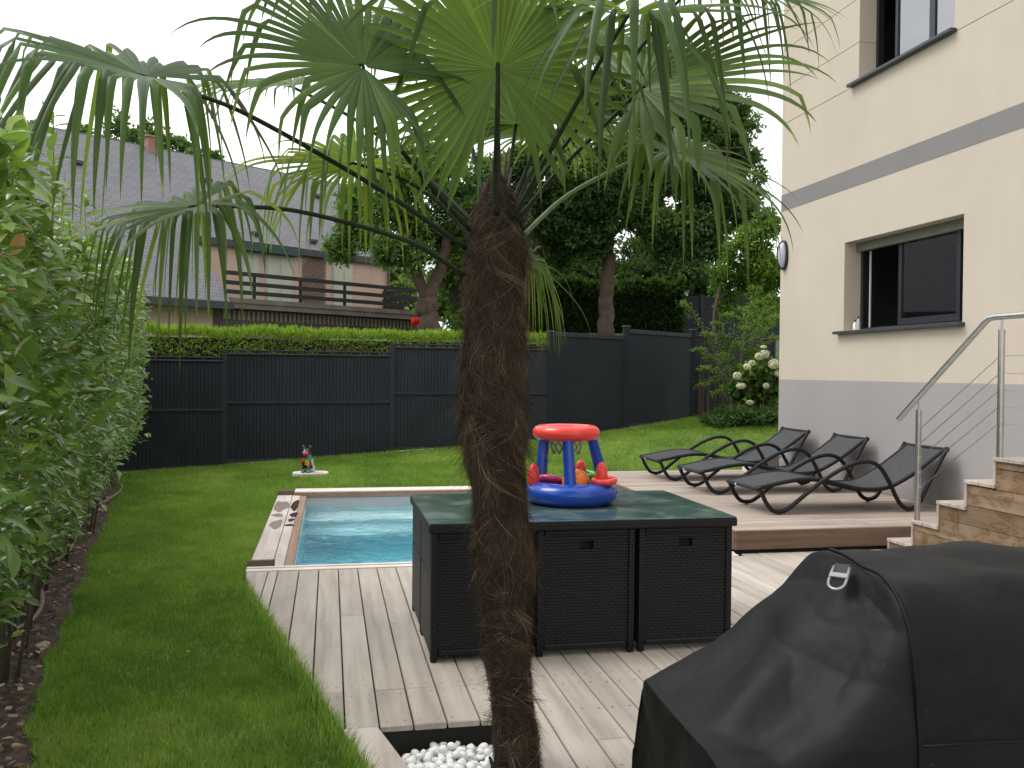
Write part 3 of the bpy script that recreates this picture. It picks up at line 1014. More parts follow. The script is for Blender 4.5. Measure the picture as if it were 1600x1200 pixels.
# rooms behind the windows
def room(y0_, y1_, z0_, z1_):
    b = MB(); X0, X1 = WX+.282, WX+3.2
    b.add([(X0, y0_, z0_), (X1, y0_, z0_), (X1, y1_, z0_), (X0, y1_, z0_), (X0, y0_, z1_), (X1, y0_, z1_), (X1, y1_, z1_), (X0, y1_, z1_)],
          [(0, 1, 2, 3), (7, 6, 5, 4), (1, 5, 6, 2), (0, 4, 5, 1), (3, 2, 6, 7)])
    b.build('room', M['room'], house)
room(6.6, 10.9, .95, 3.4); room(6.9, 10.6, 4.0, 6.7)
b = MB(); b.box(WX+.29, WX+.9, 6.65, 10.85, 1.80, 1.88); b.build('worktop', M['anthracite'], house)
fa = thing('kitchen_tap', 'curved chrome kitchen tap behind the lower window', 'tap', (WX+.42, 8.98, 1.88))
arc = [(0, 0, 0), (0, 0, .24)] + [(0, -.075+.075*math.cos(t), .24+.075*math.sin(t)) for t in np.linspace(.2, math.pi, 9)] + [(0, -.15, .19)]
MB().tube(arc, .012, 8).build('spout', M['steel'], fa, smooth=True)
MB().lathe([(.025, 0), (.025, .02), (.014, .03)], 12).build('tap_base', M['steel'], fa, smooth=True, sharp=40)

# ------------------------------------------------------------------ stairs and terrace beside the house
stairs = thing('wooden_stairs', 'timber stairs with pale treads and brown stained side boards below the steel handrail', 'stairs', (4.43, 6.57, 0))
stairs.location = (0, 0, 0)
SXS = 4.43
TR = [(6.571, .190), (6.272, .385), (5.975, .576), (5.678, .766), (5.397, .952)]     # nosing y, tread height
zr = [.8725-.1417*i for i in range(0, 7)]
rows = [(.8765, .922)] + [(zr[i+1]+.002, zr[i]-.002) for i in range(6)]
for (za, zb) in rows:
    za = max(za, .004)
    if zb <= za: continue
    b = MB()
    ylist = [t[0]-.022 for t in TR]+[1.5]
    for i in range(5):
        top = min(zb, TR[i][1]-.030)
        if top > za+.004:
            b.box(SXS, SXS+.022, ylist[i+1], ylist[i], za, top)
    if b.v: b.build('side_board', M['stair_board'], stairs)
for i, (yn, zt) in enumerate(TR):
    nxt = TR[i+1][0] if i < 4 else 5.10
    if i < 4:
        ym = yn-.146
        plank('tread_board', rect(SXS-.018, 5.985, ym+.003, yn), zt-.027, zt, M['tread'], stairs)
        plank('tread_board', rect(SXS-.018, 5.985, nxt-.018, ym-.003), zt-.027, zt, M['tread'], stairs)
    zlow = TR[i-1][1] if i else .0
    b = MB(); b.box(SXS-.010, 5.98, yn-.021, yn-.001, zlow+.001, zt-.028); b.build('riser', M['tread'], stairs)
k = 0
yn = TR[4][0]
while yn > 1.6:
    plank('landing_board', rect(SXS-.018, 5.985, yn-.142, yn), TR[4][1]-.027, TR[4][1], M['tread'], stairs)
    yn -= .146
b = MB()
for i in range(5):
    b.box(SXS+.024, 5.97, ([t[0] for t in TR]+[1.5])[i+1]-.021, TR[i][0]-.022, .0, TR[i][1]-.03)
b.build('stair_core', M['dark_gap'], stairs)

rail = thing('handrail', 'brushed stainless steel handrail with five cables beside the wooden stairs', 'railing', (4.45, 6.25, .385))
rail.location = (0, 0, 0)
RX = 4.452
for (yp, za, zb) in ((6.245, .386, 1.237), (5.375, .953, 1.815)):
    b = MB().tube([(RX, yp, za), (RX, yp, zb)], .0215, 14); po = b.build('post', M['steel'], rail, smooth=True, sharp=40)
    MB().tube([(RX, yp, zb), (RX, yp, zb+.075)], .007, 8).build('post_pin', M['steel'], po, smooth=True, sharp=40)
for yp in (3.6, 1.9):
    MB().tube([(RX, yp, .953), (RX, yp, 1.87)], .0215, 14).build('post', M['steel'], rail, smooth=True, sharp=40)
MB().tube([(RX, 6.494, 1.150), (RX, 5.53, 1.880), (RX, 5.49, 1.900), (RX, 5.43, 1.904), (RX, 1.6, 1.904)], .0215, 14).build('rail_tube', M['steel'], rail, smooth=True, sharp=40)
za_ = [1.076, .963, .85, .737, .619]; zb_ = [1.639, 1.522, 1.409, 1.296, 1.183]
for a_, c_ in zip(za_, zb_):
    MB().tube([(RX, 6.245, a_), (RX, 5.44, c_-.035), (RX, 5.40, c_-.006), (RX, 5.375, c_), (RX, 5.2, c_-.002), (RX, 1.7, c_-.002)], .0028, 6).build('cable', M['cable'], rail, smooth=True)
    MB().tube([(RX-.0, 6.245, a_), (RX-.0, 6.205, a_+.024)], .006, 8).build('cable_fitting', M['steel'], rail, smooth=True, sharp=40)
# ------------------------------------------------------------------ dining table with tucked-in cube chairs
TX0, TX1, TY0, TY1, TZ = .50, 2.185, 4.60, 5.715, .722
table = thing('dining_table', 'black woven resin table with a wet green glass top', 'table', (1.34, 5.16, 0))
table.location = (0, 0, 0)
b = MB()
b.box(TX0, TX1, TY0, TY0+.07, TZ-.052, TZ-.007); b.box(TX0, TX1, TY1-.07, TY1, TZ-.052, TZ-.007)
b.box(TX0, TX0+.07, TY0+.07, TY1-.07, TZ-.052, TZ-.007); b.box(TX1-.07, TX1, TY0+.07, TY1-.07, TZ-.052, TZ-.007)
b.build('table_frame', M['rattan_x'], table, bevel=.006)
b = MB(); b.box(TX0+.06, TX1-.06, TY0+.06, TY1-.06, TZ-.045, TZ-.010); b.build('table_bed', M['rattan_top'], table)
b = MB(); b.box(TX0+.004, TX1-.004, TY0+.004, TY1-.004, TZ-.0068, TZ); b.build('glass_top', M['table_glass'], table, bevel=.002)
for (lx, ly) in ((TX0+.62, TY0+.50), (TX1-.62, TY0+.50), (TX0+.62, TY1-.50), (TX1-.62, TY1-.50)):
    b = MB(); b.box(lx-.03, lx+.03, ly-.03, ly+.03, 0, TZ-.046); b.build('leg', M['rattan_x'], table)

def make_chair():
    c = thing('cube_chair', 'x', 'chair', (0, 0, 0))
    W, H, Dp = .268, .668, .52
    hw, hz0, hz1 = .038, .560, .605            # handle slot
    b = MB()                                   # woven back with the slot cut through
    x_, y_ = W-.035, .012
    for (xa, xb_, za, zb) in ((-x_, -hw, .05, H-.03), (hw, x_, .05, H-.03), (-hw, hw, .05, hz0), (-hw, hw, hz1, H-.03)):
        b.box(xa, xb_, y_, y_+.022, za, zb)
    b.build('backrest', M['rattan_x'], c)
    b = MB(); b.box(-hw-.01, hw+.01, .050, .055, hz0-.02, hz1+.02); b.build('slot_shade', M['dark_gap'], c)  # dark sheet paints the shade inside the handle slot
    for s in (-1, 1):
        b = MB(); b.box(min(s*W, s*(W-.036)), max(s*W, s*(W-.036)), 0, .045, 0, H); b.build('post', M['rattan_x'], c, bevel=.010, seg=2, smooth=True, sharp=50)
        b = MB(); b.box(min(s*W, s*(W-.022))+.0*s, max(s*W, s*(W-.022)), .047, Dp-.03, .035, .43); b.build('side_panel', M['rattan_y'], c, bevel=.006)
        b = MB(); b.box(min(s*W, s*(W-.03)), max(s*W, s*(W-.03)), .047, Dp, .44, H-.012); b.build('side_panel', M['rattan_y'], c, bevel=.008)
        b = MB(); b.box(min(s*W, s*(W-.036)), max(s*W, s*(W-.036)), Dp-.028, Dp, 0, .438); b.build('leg', M['rattan_y'], c, bevel=.006)
    b = MB(); b.box(-W+.037, W-.037, 0, .045, H-.034, H); b.build('top_rail', M['rattan_x'], c, bevel=.010, seg=2, smooth=True, sharp=50)
    b = MB(); b.box(-W+.037, W-.037, .002, .043, .03, .062); b.build('bottom_rail', M['rattan_x'], c, bevel=.008)
    b = MB(); b.box(-W+.04, W-.04, .05, Dp-.03, .33, .42); b.build('seat', M['rattan_top'], c, bevel=.006)
    return c
ch0 = make_chair()
spots = [(.783, 4.625, 0, 'black woven cube chair tucked under the table, partly behind the palm trunk'),
         (1.343, 4.628, 0, 'black woven cube chair tucked under the table, middle of the near row'),
         (1.903, 4.632, 0, 'black woven cube chair tucked under the table, nearest the barbecue cover'),
         (.783, 5.690, math.pi, 'black woven cube chair on the pool side of the glass table')]
for i, (x, y, rz, lab) in enumerate(spots):
    c = ch0 if i == 0 else copy_tree(ch0)
    c.location = (x, y, 0.001); c.rotation_euler = (0, 0, rz)
    c["label"] = lab; c["group"] = 'cube chairs tucked under the glass table'

# ------------------------------------------------------------------ inflatable basketball toy on the table
toy = thing('inflatable_hoop', 'blue and red inflatable basketball hoop standing on the glass table', 'pool toy', (1.415, 5.24, TZ))
def torus(R, r, c, n=40, m=14, sx=1.0, sz=1.0, wob=0.0):
    b = MB(); vs_, fs = [], []
    for i in range(n):
        a_ = 2*math.pi*i/n
        for j in range(m):
            t = 2*math.pi*j/m
            rr_ = r*(1+wob*math.sin(9*a_)*math.cos(t))
            vs_.append((c[0]+(R+rr_*math.cos(t))*math.cos(a_), c[1]+(R+rr_*math.cos(t))*math.sin(a_)*sx, c[2]+rr_*sz*math.sin(t)))
    for i in range(n):
        for j in range(m):
            fs.append((i*m+j, ((i+1) % n)*m+j, ((i+1) % n)*m+(j+1) % m, i*m+(j+1) % m))
    return b.add(vs_, fs)
torus(.205, .078, (0, 0, .066), sz=.85, wob=.02).build('base_ring', M['v_blue'], toy, smooth=True)
MB().lathe([(.19, .02), (.19, .030), (.05, .034)], 32).build('base_floor', M['v_blue'], toy, smooth=True)
torus(.158, .044, (-.025, .02, .418), 40, 14, wob=.03).build('hoop_ring', M['v_red'], toy, smooth=True)
for (xb0, yb0, xt, yt) in ((-.045, -.165, -.055, -.125), (-.165, .09, -.135, .12), (.225, .05, .128, .02)):
    P0, P1 = np.array((xb0, yb0, .09)), np.array((xt, yt, .405))
    pts = [tuple(P0+(P1-P0)*t) for t in np.linspace(0, 1, 9)]
    MB().tube(pts, [.036, .0355, .035, .0345, .034, .0335, .033, .032, .030], 16).build('column', M['v_blue'], toy, smooth=True, sharp=60)
def cone(x, y, z, h, name='peg'):
    return MB().lathe([(.034, 0), (.036, h*.3), (.034, h*.62), (.025, h*.84), (.012, h*.96), (.002, h)], 16, (x, y, z)).build(name, M['v_red'], toy, smooth=True, sharp=70)
cone(-.232, -.02, .115, .125); cone(.150, -.135, .125, .130); cone(.115, .19, .13, .105)
nb = MB()
for k in range(12):
    for s in (-1, 1):
        pts = []
        for t in np.linspace(0, 1, 6):
            a_ = 2*math.pi*(k+s*t*1.5)/12
            r_ = .108-.03*t
            pts.append((-.025+r_*math.cos(a_), .02+r_*math.sin(a_), .405-.115*t))
        nb.tube(pts, .0036, 4)
nb.build('net', M['net'], toy, smooth=True)
rg = torus(.060, .019, (0, 0, 0), 28, 10).build('toy_ring', M['v_red'], None, smooth=True)
rg.location = (1.415+.165, 5.24-.135, TZ+.145); rg.rotation_euler = (.08, -.06, 0)
tag(rg, 'small red inflatable ring dropped over the right front peg', 'toy ring', 'inflatable toy rings')
rg = torus(.062, .019, (0, 0, 0), 28, 10).build('toy_ring', M['v_green'], None, smooth=True)
rg.location = (1.415+.135, 5.24+.165, TZ+.150); rg.rotation_euler = (.1, .12, 0)
tag(rg, 'small green inflatable ring round the rear peg behind the ball', 'toy ring', 'inflatable toy rings')
rg = torus(.055, .020, (0, 0, 0), 28, 10).build('toy_ring', M['v_pink'], None, smooth=True)
rg.location = (1.415-.115, 5.24+.035, TZ+.135); rg.rotation_euler = (-.25, .2, 0)
tag(rg, 'small pink inflatable ring behind the front blue column', 'toy ring', 'inflatable toy rings')
ball = thing('toy_ball', 'orange toy basketball lying inside the inflatable hoop', 'ball', (1.415+.022, 5.24-.03, TZ+.122))
MB().ellipsoid((0, 0, 0), .0865, .0865, .0845, 28, 16).build('ball_skin', M['v_orange'], ball, smooth=True)
sm = MB()
for rot in (0, 1.2, 2.3):
    sm.tube([(.087*math.cos(t)*math.cos(rot), .087*math.cos(t)*math.sin(rot), .085*math.sin(t)) for t in np.linspace(0, 2*math.pi, 40)[:-1]], .0016, 5, closed=True)
sm.build('seam', M['black_plastic'], ball, smooth=True)

# ------------------------------------------------------------------ loungers
LPROF = [(3.905, .252), (4.02, .272), (4.14, .296), (4.25, .315), (4.37, .328), (4.50, .326), (4.635, .305), (4.77, .275), (4.905, .243),
         (5.01, .226), (5.11, .222), (5.21, .228), (5.314, .250), (5.45, .312), (5.589, .392), (5.74, .495), (5.90, .606)]
LX0 = 3.9
WAVE = [(3.914, .245), (3.945, .185), (3.985, .105), (4.045, .032), (4.120, .013), (4.205, .036), (4.372, .159), (4.50, .255), (4.635, .340),
        (4.75, .402), (4.86, .447), (4.96, .471), (5.06, .468), (5.15, .425), (5.215, .345), (5.280, .235), (5.335, .130), (5.39, .052),
        (5.46, .014), (5.545, .030), (5.60, .090), (5.650, .190), (5.764, .395), (5.887, .600)]
def make_lounger():
    o = thing('sun_lounger', 'x', 'sun lounger', (0, 0, 0))
    prof = bez([(x-LX0, z, 0) for x, z in LPROF], 3)
    n = len(prof); hw, th = .285, .030
    vs_, fs = [], []
    for (x, z, _) in prof:
        for (yy, dz) in ((-hw, 0), (-hw*.5, -.008), (0, -.011), (hw*.5, -.008), (hw, 0)):
            vs_.append((x, yy, z+dz))
        for (yy, dz) in ((-hw, 0), (-hw*.5, -.008), (0, -.011), (hw*.5, -.008), (hw, 0)):
            vs_.append((x, yy, z+dz-th*.45))
    for i in range(n-1):
        for j in range(4):
            fs.append((i*10+j, (i+1)*10+j, (i+1)*10+j+1, i*10+j+1))
            fs.append((i*10+5+j, i*10+6+j, (i+1)*10+6+j, (i+1)*10+5+j))
    for e in (0, n-1):
        fs += [(e*10+j, e*10+j+1, e*10+6+j, e*10+5+j) for j in range(4)]
    MB().add(vs_, [f[::-1] for f in fs]).build('seat', M['lounger_weave'], o, smooth=True)
    for s in (-1, 1):
        MB().tube([(x, s*(hw+.006), z-.010) for (x, z, _) in prof], .021, 8).build('seat_rail', M['lounger_tube'], o, smooth=True, sharp=60)
        wave = bez([(x-LX0, z, 0) for x, z in WAVE], 4)
        MB().tube([(x, s*(hw+.050), z+.012) for (x, z, _) in wave], .0205, 10).build('side_frame', M['lounger_tube'], o, smooth=True, sharp=60)
        for fx in (4.12, 5.465):
            MB().lathe([(.016, -.008), (.016, .006), (.009, .014)], 10, (fx-LX0, s*(hw+.050), .008)).build('foot', M['black_plastic'], o, smooth=True, sharp=40)
    for (x, z) in ((3.91, .236), (5.893, .588), (4.905, .222)):
        MB().tube([(x-LX0, -hw-.045, z), (x-LX0, hw+.045, z)], .019, 8).build('crossbar', M['lounger_tube'], o, smooth=True, sharp=60)
    MB().tube([(3.888-LX0, .10, .236), (3.882-LX0, .10, .236)], .011, 10).build('cap', M['white_plastic'], o)
    return o
l0 = make_lounger()
for i, (x, y, lab) in enumerate([(3.9, 8.14, 'charcoal woven sun lounger nearest the wooden stairs'),
                                 (3.915, 9.50, 'charcoal woven sun lounger in the middle of the row of three'),
                                 (3.90, 10.74, 'charcoal woven sun lounger farthest away, beside the lawn')]):
    o = l0 if i == 0 else copy_tree(l0)
    o.location = (x, y, RZ+.0015); o["label"] = lab; o["group"] = 'sun loungers on the raised deck'
pot = thing('storage_box', 'low white box standing behind the sun loungers against the wall', 'box', (5.62, 11.17, RZ))
MB().box(-.20, .20, -.14, .14, 0, .20).build('box_body', M['white_plastic'], pot, bevel=.02, seg=2, smooth=True, sharp=50)
MB().box(-.215, .215, -.155, .155, .202, .235).build('lid', M['white_plastic'], pot, bevel=.012, seg=2, smooth=True, sharp=50)

# ------------------------------------------------------------------ barbecue under its cover
bbq = thing('covered_barbecue', 'barbecue under a black fabric cover in the right foreground', 'barbecue', (1.3, 1.45, 0))
bbq.location = (0, 0, 0)
def sect(X):
    """cover cross-section (y, z) from back hem over the top to front hem at position X"""
    t = min(max((X-.58)/(.90-.58), 0), 1)           # 0 shelf end, 1 lid end
    e = t**1.25
    yb = 1.665-.055*t; yfr = 1.285-.038*t
    ztop = .925+(1.172-.925)*e
    pts = [(yb+.02, .12), (yb+.015, .45), (yb+.01, .72), (yb+.004, ztop-.10), (yb-.002, ztop-.035), (yb-.028, ztop-.004)]
    # top flat then rounded front shoulder, rounder under the lid
    wlid = e
    for k in range(1, 6):
        y = yb-.028+(1.405-(yb-.028))*k/5
        pts.append((y, ztop-.004+.010*math.sin(math.pi*k/5)*wlid-(1-wlid)*.004*k))
    for (yy, zl) in ((1.360, .006), (1.325, .020), (1.295, .048), (1.272, .090), (1.258, .150), (1.250, .215), (1.246, .252)):
        zs = ztop-.012-max(0, (1.330-yy))*.12 if yy > yfr+.02 else None
        zshelf = .905-(1.360-yy)*.02
        if yy < yfr+.012:
            zshelf = .895-(zl-.05)*.10
            yy2 = yfr+.004
        else: yy2 = yy
        zz_ = (1-wlid)*zshelf+wlid*(ztop-zl)
        pts.append((yy*wlid+yy2*(1-wlid), zz_))
    zl0 = pts[-1][1]
    for k, z in enumerate((.86, .80, .70, .5, .3, .12)):
        pts.append((yfr-.002-.004*k, min(z, zl0-.01)))
    return pts
Xs = [.580, .590, .61, .64, .67, .70, .73, .76, .79, .82, .845, .865, .88, .890, .898, .906, .915, .93, .96, 1.0, 1.1, 1.2, 1.3, 1.45, 1.6, 1.7, 1.72]
V = []
for X in Xs:
    V.append([(X, y, z) for (y, z) in sect(X)])
ns = len(V[0])
V = np.array(V)
# folds: tension creases between the lid end and the shelf corner, sagging cloth, soft wrinkles below
for i in range(len(Xs)):
    for j in range(ns):
        x, y, z = V[i, j]
        t = min(max((x-.58)/.32, 0), 1)
        mid = math.sin(math.pi*t)
        if 5 <= j <= 17:
            c1 = math.exp(-((y-(1.36+.16*t))/.022)**2)*mid*.020
            c2 = math.exp(-((y-(1.52+.03*t))/.030)**2)*mid*.016
            c3 = math.exp(-((y-(1.60-.02*t))/.02)**2)*mid*.012
            V[i, j, 2] += c1-c2+c3-.012*mid
        if i > 15 and 6 <= j <= 17:
            V[i, j, 2] += .004*math.sin(x*17+y*9)+.003*math.sin(x*39-y*31)
        if j > 17:
            V[i, j, 1] += .010*math.sin(x*23+z*9)*min(1, (1-z))+.006*math.sin(x*51-z*17)*min(1, (1-z))
Vf = V.reshape(-1, 3)
F = [(i*ns+j, (i+1)*ns+j, (i+1)*ns+j+1, i*ns+j+1) for i in range(len(Xs)-1) for j in range(ns-1)]
cb = MB().add([tuple(p) for p in Vf], F)
# end curtain: hangs from the first section down to the hem
top = V[0, 3:ns-5]
m_ = len(top)
rowsz = [0, .33, .66, 1.0]
ev, ef = [], []
for r_i, tt in enumerate(rowsz):
    for j in range(m_):
        y, z = top[j][1], top[j][2]
        zz_ = z+(.12-z)*tt
        wv = .010*math.sin(y*30+tt*4)*tt
        ev.append((.580-.004+.035*tt+wv if tt else .580, y, zz_))
for r_i in range(len(rowsz)-1):
    for j in range(m_-1):
        ef.append((r_i*m_+j, r_i*m_+j+1, (r_i+1)*m_+j+1, (r_i+1)*m_+j))
cb.add(ev, ef)
me = cb.mesh('cover', merge=True, smooth=True)
bm = bmesh.new(); bm.from_mesh(me); bmesh.ops.recalc_face_normals(bm, faces=bm.faces); bm.to_mesh(me); bm.free()
me.polygons.foreach_set('use_smooth', [True]*len(me.polygons))
co = mobj('cover', me, M['cover'], bbq)
sub = co.modifiers.new('soft', 'SUBSURF'); sub.levels = 3; sub.render_levels = 3
tx = bpy.data.textures.new('cloth_folds', 'CLOUDS'); tx.noise_scale = .21; tx.noise_type = 'HARD_NOISE'; tx.noise_depth = 1
dm = co.modifiers.new('folds', 'DISPLACE'); dm.texture = tx; dm.strength = .022; dm.mid_level = .5; dm.texture_coords = 'LOCAL'
# piping along the lid end and the long hem seam
lid = [(.900, y, z+.003) for (y, z) in sect(.9)[7:19]]
MB().tube(bez(lid, 3), .0034, 6).build('piping', M['cover'], bbq, smooth=True)
MB().tube([(x, 1.2395, .925+.004*math.sin(x*9)) for x in np.linspace(.90, 1.71, 14)], .0022, 6).build('hem_seam', M['cover'], bbq, smooth=True)
# webbing loop with its buckle
st = bpy.data.objects.new('pull_strap', None); link(st, bbq)
P = np.array((.872, 1.425, 1.160)); u = np.array((-.55, -.62, -.36)); u /= np.linalg.norm(u); s_ = np.array((.70, -.72, .0)); s_ /= np.linalg.norm(s_); nn = np.cross(u, s_)
if nn[2] < 0: nn = -nn
loop = [P+nn*.008+u*a_+s_*b_ for a_, b_ in ((0, -.013), (.045, -.014), (.060, -.009), (.065, 0), (.060, .009), (.045, .014), (0, .013))]
MB().tube(bez([tuple(p) for p in loop], 3), .0028, 6).build('buckle_ring', M['metal_grey'], st, smooth=True)
def strip(a0, a1, hw_, up_):
    b = MB()
    c = [P+nn*(up_+d_)+u*a_+s_*b_ for d_ in (0, .003) for a_, b_ in ((a0, -hw_), (a1, -hw_), (a1, hw_), (a0, hw_))]
    return b.add([tuple(q2) for q2 in c], [(3, 2, 1, 0), (4, 5, 6, 7), (0, 1, 5, 4), (1, 2, 6, 5), (2, 3, 7, 6), (3, 0, 4, 7)])
strip(-.012, .030, .013, .004).build('webbing', M['strap'], st)
strip(.022, .034, .015, .009).build('buckle_bar', M['metal_grey'], st)
# the barbecue itself under the cloth
b = MB(); b.box(.66, 1.66, 1.32, 1.58, .06, .84); b.build('cart', M['anthracite'], bbq)
for (x, y) in ((.70, 1.34), (.70, 1.56), (1.62, 1.34), (1.62, 1.56)):
    MB().tube([(x, y-.012, .0305), (x, y+.012, .0305)], .030, 12).build('wheel', M['black_plastic'], bbq)

# ------------------------------------------------------------------ small things
lamp = thing('wall_lamp', 'oval black bulkhead lamp with opal diffuser on the corner of the house', 'lamp', (WX, 11.30, 3.10))
b = MB()
n_ = 28
def oval(xx, ry, rz):
    return [(xx, ry*math.cos(2*math.pi*k/n_), rz*math.sin(2*math.pi*k/n_)) for k in range(n_)]
r0, r1 = oval(0, .095, .20), oval(-.030, .095, .20)
b.add(r0+r1, [tuple(range(n_-1, -1, -1)), tuple(range(n_, 2*n_))]+[(k, (k+1) % n_, n_+(k+1) % n_, n_+k) for k in range(n_)])
b.build('back_plate', M['black_plastic'], lamp, smooth=True, sharp=40)
b = MB(); vs_, fs = [], []
for i in range(9):
    t = math.pi/2*i/8
    vs_ += [(-.030-.080*math.sin(t), .080*math.cos(t)*math.cos(a_), .178*math.cos(t)*math.sin(a_)) for a_ in [2*math.pi*k/n_ for k in range(n_)]]
for i in range(8):
    fs += [(i*n_+k, i*n_+(k+1) % n_, (i+1)*n_+(k+1) % n_, (i+1)*n_+k) for k in range(n_)]
b.add(vs_, fs).build('diffuser', M['opal'], lamp, smooth=True)
MB().tube([(-.030-.088*math.cos(t), 0, .19*math.sin(t)) for t in np.linspace(-math.pi/2, math.pi/2, 17)], .008, 8).build('guard_bar', M['black_plastic'], lamp, smooth=True)
MB().tube([(-.032, .090*math.cos(t), .192*math.sin(t)) for t in np.linspace(0, 2*math.pi, 33)[:-1]], .009, 8, closed=True).build('guard_ring', M['black_plastic'], lamp, smooth=True)

for (y, h, r_, mat, lab) in ((9.77, .13, .025, M['white_plastic'], 'small white soap bottle on the lower window sill'),
                             (9.70, .17, .022, M['grey_paint'], 'slim grey bottle on the lower window sill beside the white one')):
    t = thing('bottle', lab, 'bottle', (WX+.10, y, LW[2]+.0005))
    MB().lathe([(r_*.9, 0), (r_, .01), (r_, h*.62), (r_*.45, h*.78), (r_*.4, h*.86)], 14).build('bottle_body', mat, t, smooth=True, sharp=50)
    MB().lathe([(r_*.5, h*.86), (r_*.5, h)], 12).build('cap', M['black_plastic'], t)

# painted dog statue on a stone slab in the lawn
gd = float(gz(-.26, 12.85))
slab = thing('stone_slab', 'pale rounded stone slab lying in the lawn under the dog statue', 'slab', (-.25, 12.86, gd-.02))
n_ = 40
oval_pts = [(.245*math.copysign(abs(math.cos(a_))**.6, math.cos(a_)), .17*math.copysign(abs(math.sin(a_))**.7, math.sin(a_))) for a_ in [2*math.pi*k/n_ for k in range(n_)]]
MB().prism(oval_pts, 0, .055).build('slab_body', M['slab'], slab, bevel=.008)
dz = gd-.02+.0555
dog = thing('dog_statue', 'small sitting bulldog statue painted in bright patches on the stone slab', 'statue', (-.29, 12.83, dz))
dog.rotation_euler = (0, 0, rad(-20))
b = MB()
b.ellipsoid((0, .03, .13), .070, .085, .125)          # trunk, sitting
b.ellipsoid((0, -.02, .18), .062, .060, .075)         # chest
b.ellipsoid((0, -.045, .275), .062, .058, .055)       # head
b.ellipsoid((0, -.095, .258), .042, .030, .034)       # muzzle
for s in (-1, 1):
    b.ellipsoid((s*.045, .05, .055), .042, .075, .058)    # haunch
    b.ellipsoid((s*.050, -.045, .018), .024, .042, .018)  # hind paw
    b.tube([(s*.038, -.050, .17), (s*.036, -.066, .09), (s*.036, -.072, .02)], [.028, .022, .018], 10)
    b.ellipsoid((s*.036, -.088, .016), .022, .030, .016)
    b.tube([(s*.036, -.030, .310), (s*.050, -.028, .345), (s*.054, -.030, .375)], [.034, .030, .012], 10)
b.ellipsoid((0, -.035, .225), .045, .045, .05)
d_o = b.build('dog_body', M['dog'], dog, smooth=True)
rm = d_o.modifiers.new('one_skin', 'REMESH'); rm.mode = 'VOXEL'; rm.voxel_size = .007; rm.use_smooth_shade = True
for s in (-1, 1):
    MB().ellipsoid((s*.028, -.098, .287), .008, .006, .008, 8, 6).build('eye', M['white_plastic'], dog, smooth=True)
# ------------------------------------------------------------------ foliage helpers
def unit(a):
    return a/np.maximum(np.linalg.norm(a, axis=-1, keepdims=True), 1e-9)
def leaf_arrays(P, Dr, Nn, L, W, tint, fold=.25, bend=.15, simple=False):
    """n leaves -> verts, tris, tint: base, two shoulders, a keel and a tip, folded along the midrib"""
    P = np.asarray(P, float); n = len(P)
    Dr = unit(Dr); S = unit(np.cross(Nn, Dr)); Nn = np.cross(Dr, S)
    L = np.broadcast_to(L, n)[:, None]; W = np.broadcast_to(W, n)[:, None]
    tip = P+Dr*L-Nn*L*bend
    if simple:
        mid = P+Dr*L*.45
        V = np.stack([P, mid+S*W*.5+Nn*W*fold, tip, mid-S*W*.5+Nn*W*fold], 1)
        base = np.arange(n)[:, None]*4
        F = np.concatenate([base+np.array([0, 1, 2]), base+np.array([0, 2, 3])])
        return V.reshape(-1, 3), F, np.repeat(tint, 4)
    a = P+Dr*L*.30; c = P+Dr*L*.66-Nn*L*bend*.35
    V = np.stack([P, a+S*W*.46+Nn*W*fold, c+S*W*.40+Nn*W*fold, tip, c-S*W*.40+Nn*W*fold, a-S*W*.46+Nn*W*fold, a, c], 1)
    base = np.arange(n)[:, None]*8
    fs = [[0, 1, 6], [1, 2, 7], [1, 7, 6], [2, 3, 7], [0, 6, 5], [5, 6, 7], [5, 7, 4], [4, 7, 3]]
    F = np.concatenate([base+np.array(q) for q in fs])
    return V.reshape(-1, 3), F, np.repeat(tint, 8)

def rdir(n, rng=RNG):
    return unit(rng.normal(size=(n, 3)))

def clump_leaves(clumps, per_m3, size, aspect, up=.6, simple=True, tint0=.5, tspread=.5, shell=.5, nmin=30, nmax=4000, droop=.0):
    """leaves through a set of clumps [(centre, radius)], tint lighter towards the outside of each clump"""
    A, B, C = [], [], []
    off = 0
    for (c, r) in clumps:
        n = int(min(max(per_m3*r**2.2, nmin), nmax))
        d = rdir(n)
        k = RNG.uniform(0, 1, n)**shell
        sub = 1+.30*np.sin(d[:, 0]*5+c[0]*3)*np.sin(d[:, 1]*5+c[1]*2)+.22*np.sin(d[:, 2]*7+c[2]*5+d[:, 0]*3)
        P = np.asarray(c)+d*(r*k*sub)[:, None]*np.array([1, 1, .82])
        dr = unit(d*.7+rdir(n)*.8+np.array([0, 0, -droop]))
        nn = unit(rdir(n)*.8+np.array([0, 0, up])+d*.3)
        L = size*RNG.uniform(.65, 1.3, n)
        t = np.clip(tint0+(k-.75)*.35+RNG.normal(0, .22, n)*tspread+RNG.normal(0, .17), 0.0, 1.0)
        V, F, T = leaf_arrays(P, dr, nn, L, L*aspect, t, simple=simple)
        A.append(V); B.append(F+off); C.append(T); off += len(V)
    return np.concatenate(A), np.concatenate(B), np.concatenate(C)

def subclumps(cl, k, f=.48):
    """break every clump into smaller tufts so that sky shows between them"""
    out = []
    for (c, r) in cl:
        for i in range(k):
            d = rdir(1)[0]
            out.append((np.asarray(c)+d*r*RNG.uniform(.35, .95)*np.array([1, 1, .85]), r*f*RNG.uniform(.65, 1.2)))
    return out

def limb(p, r0, r1, n=7, wob=.04):
    pts = bez(p, 5)
    m = len(pts)
    pts = [(x+RNG.normal(0, wob*r0*4), y+RNG.normal(0, wob*r0*4), z) for (x, y, z) in pts]
    return MB().tube(pts, [r0+(r1-r0)*i/(m-1) for i in range(m)], n)

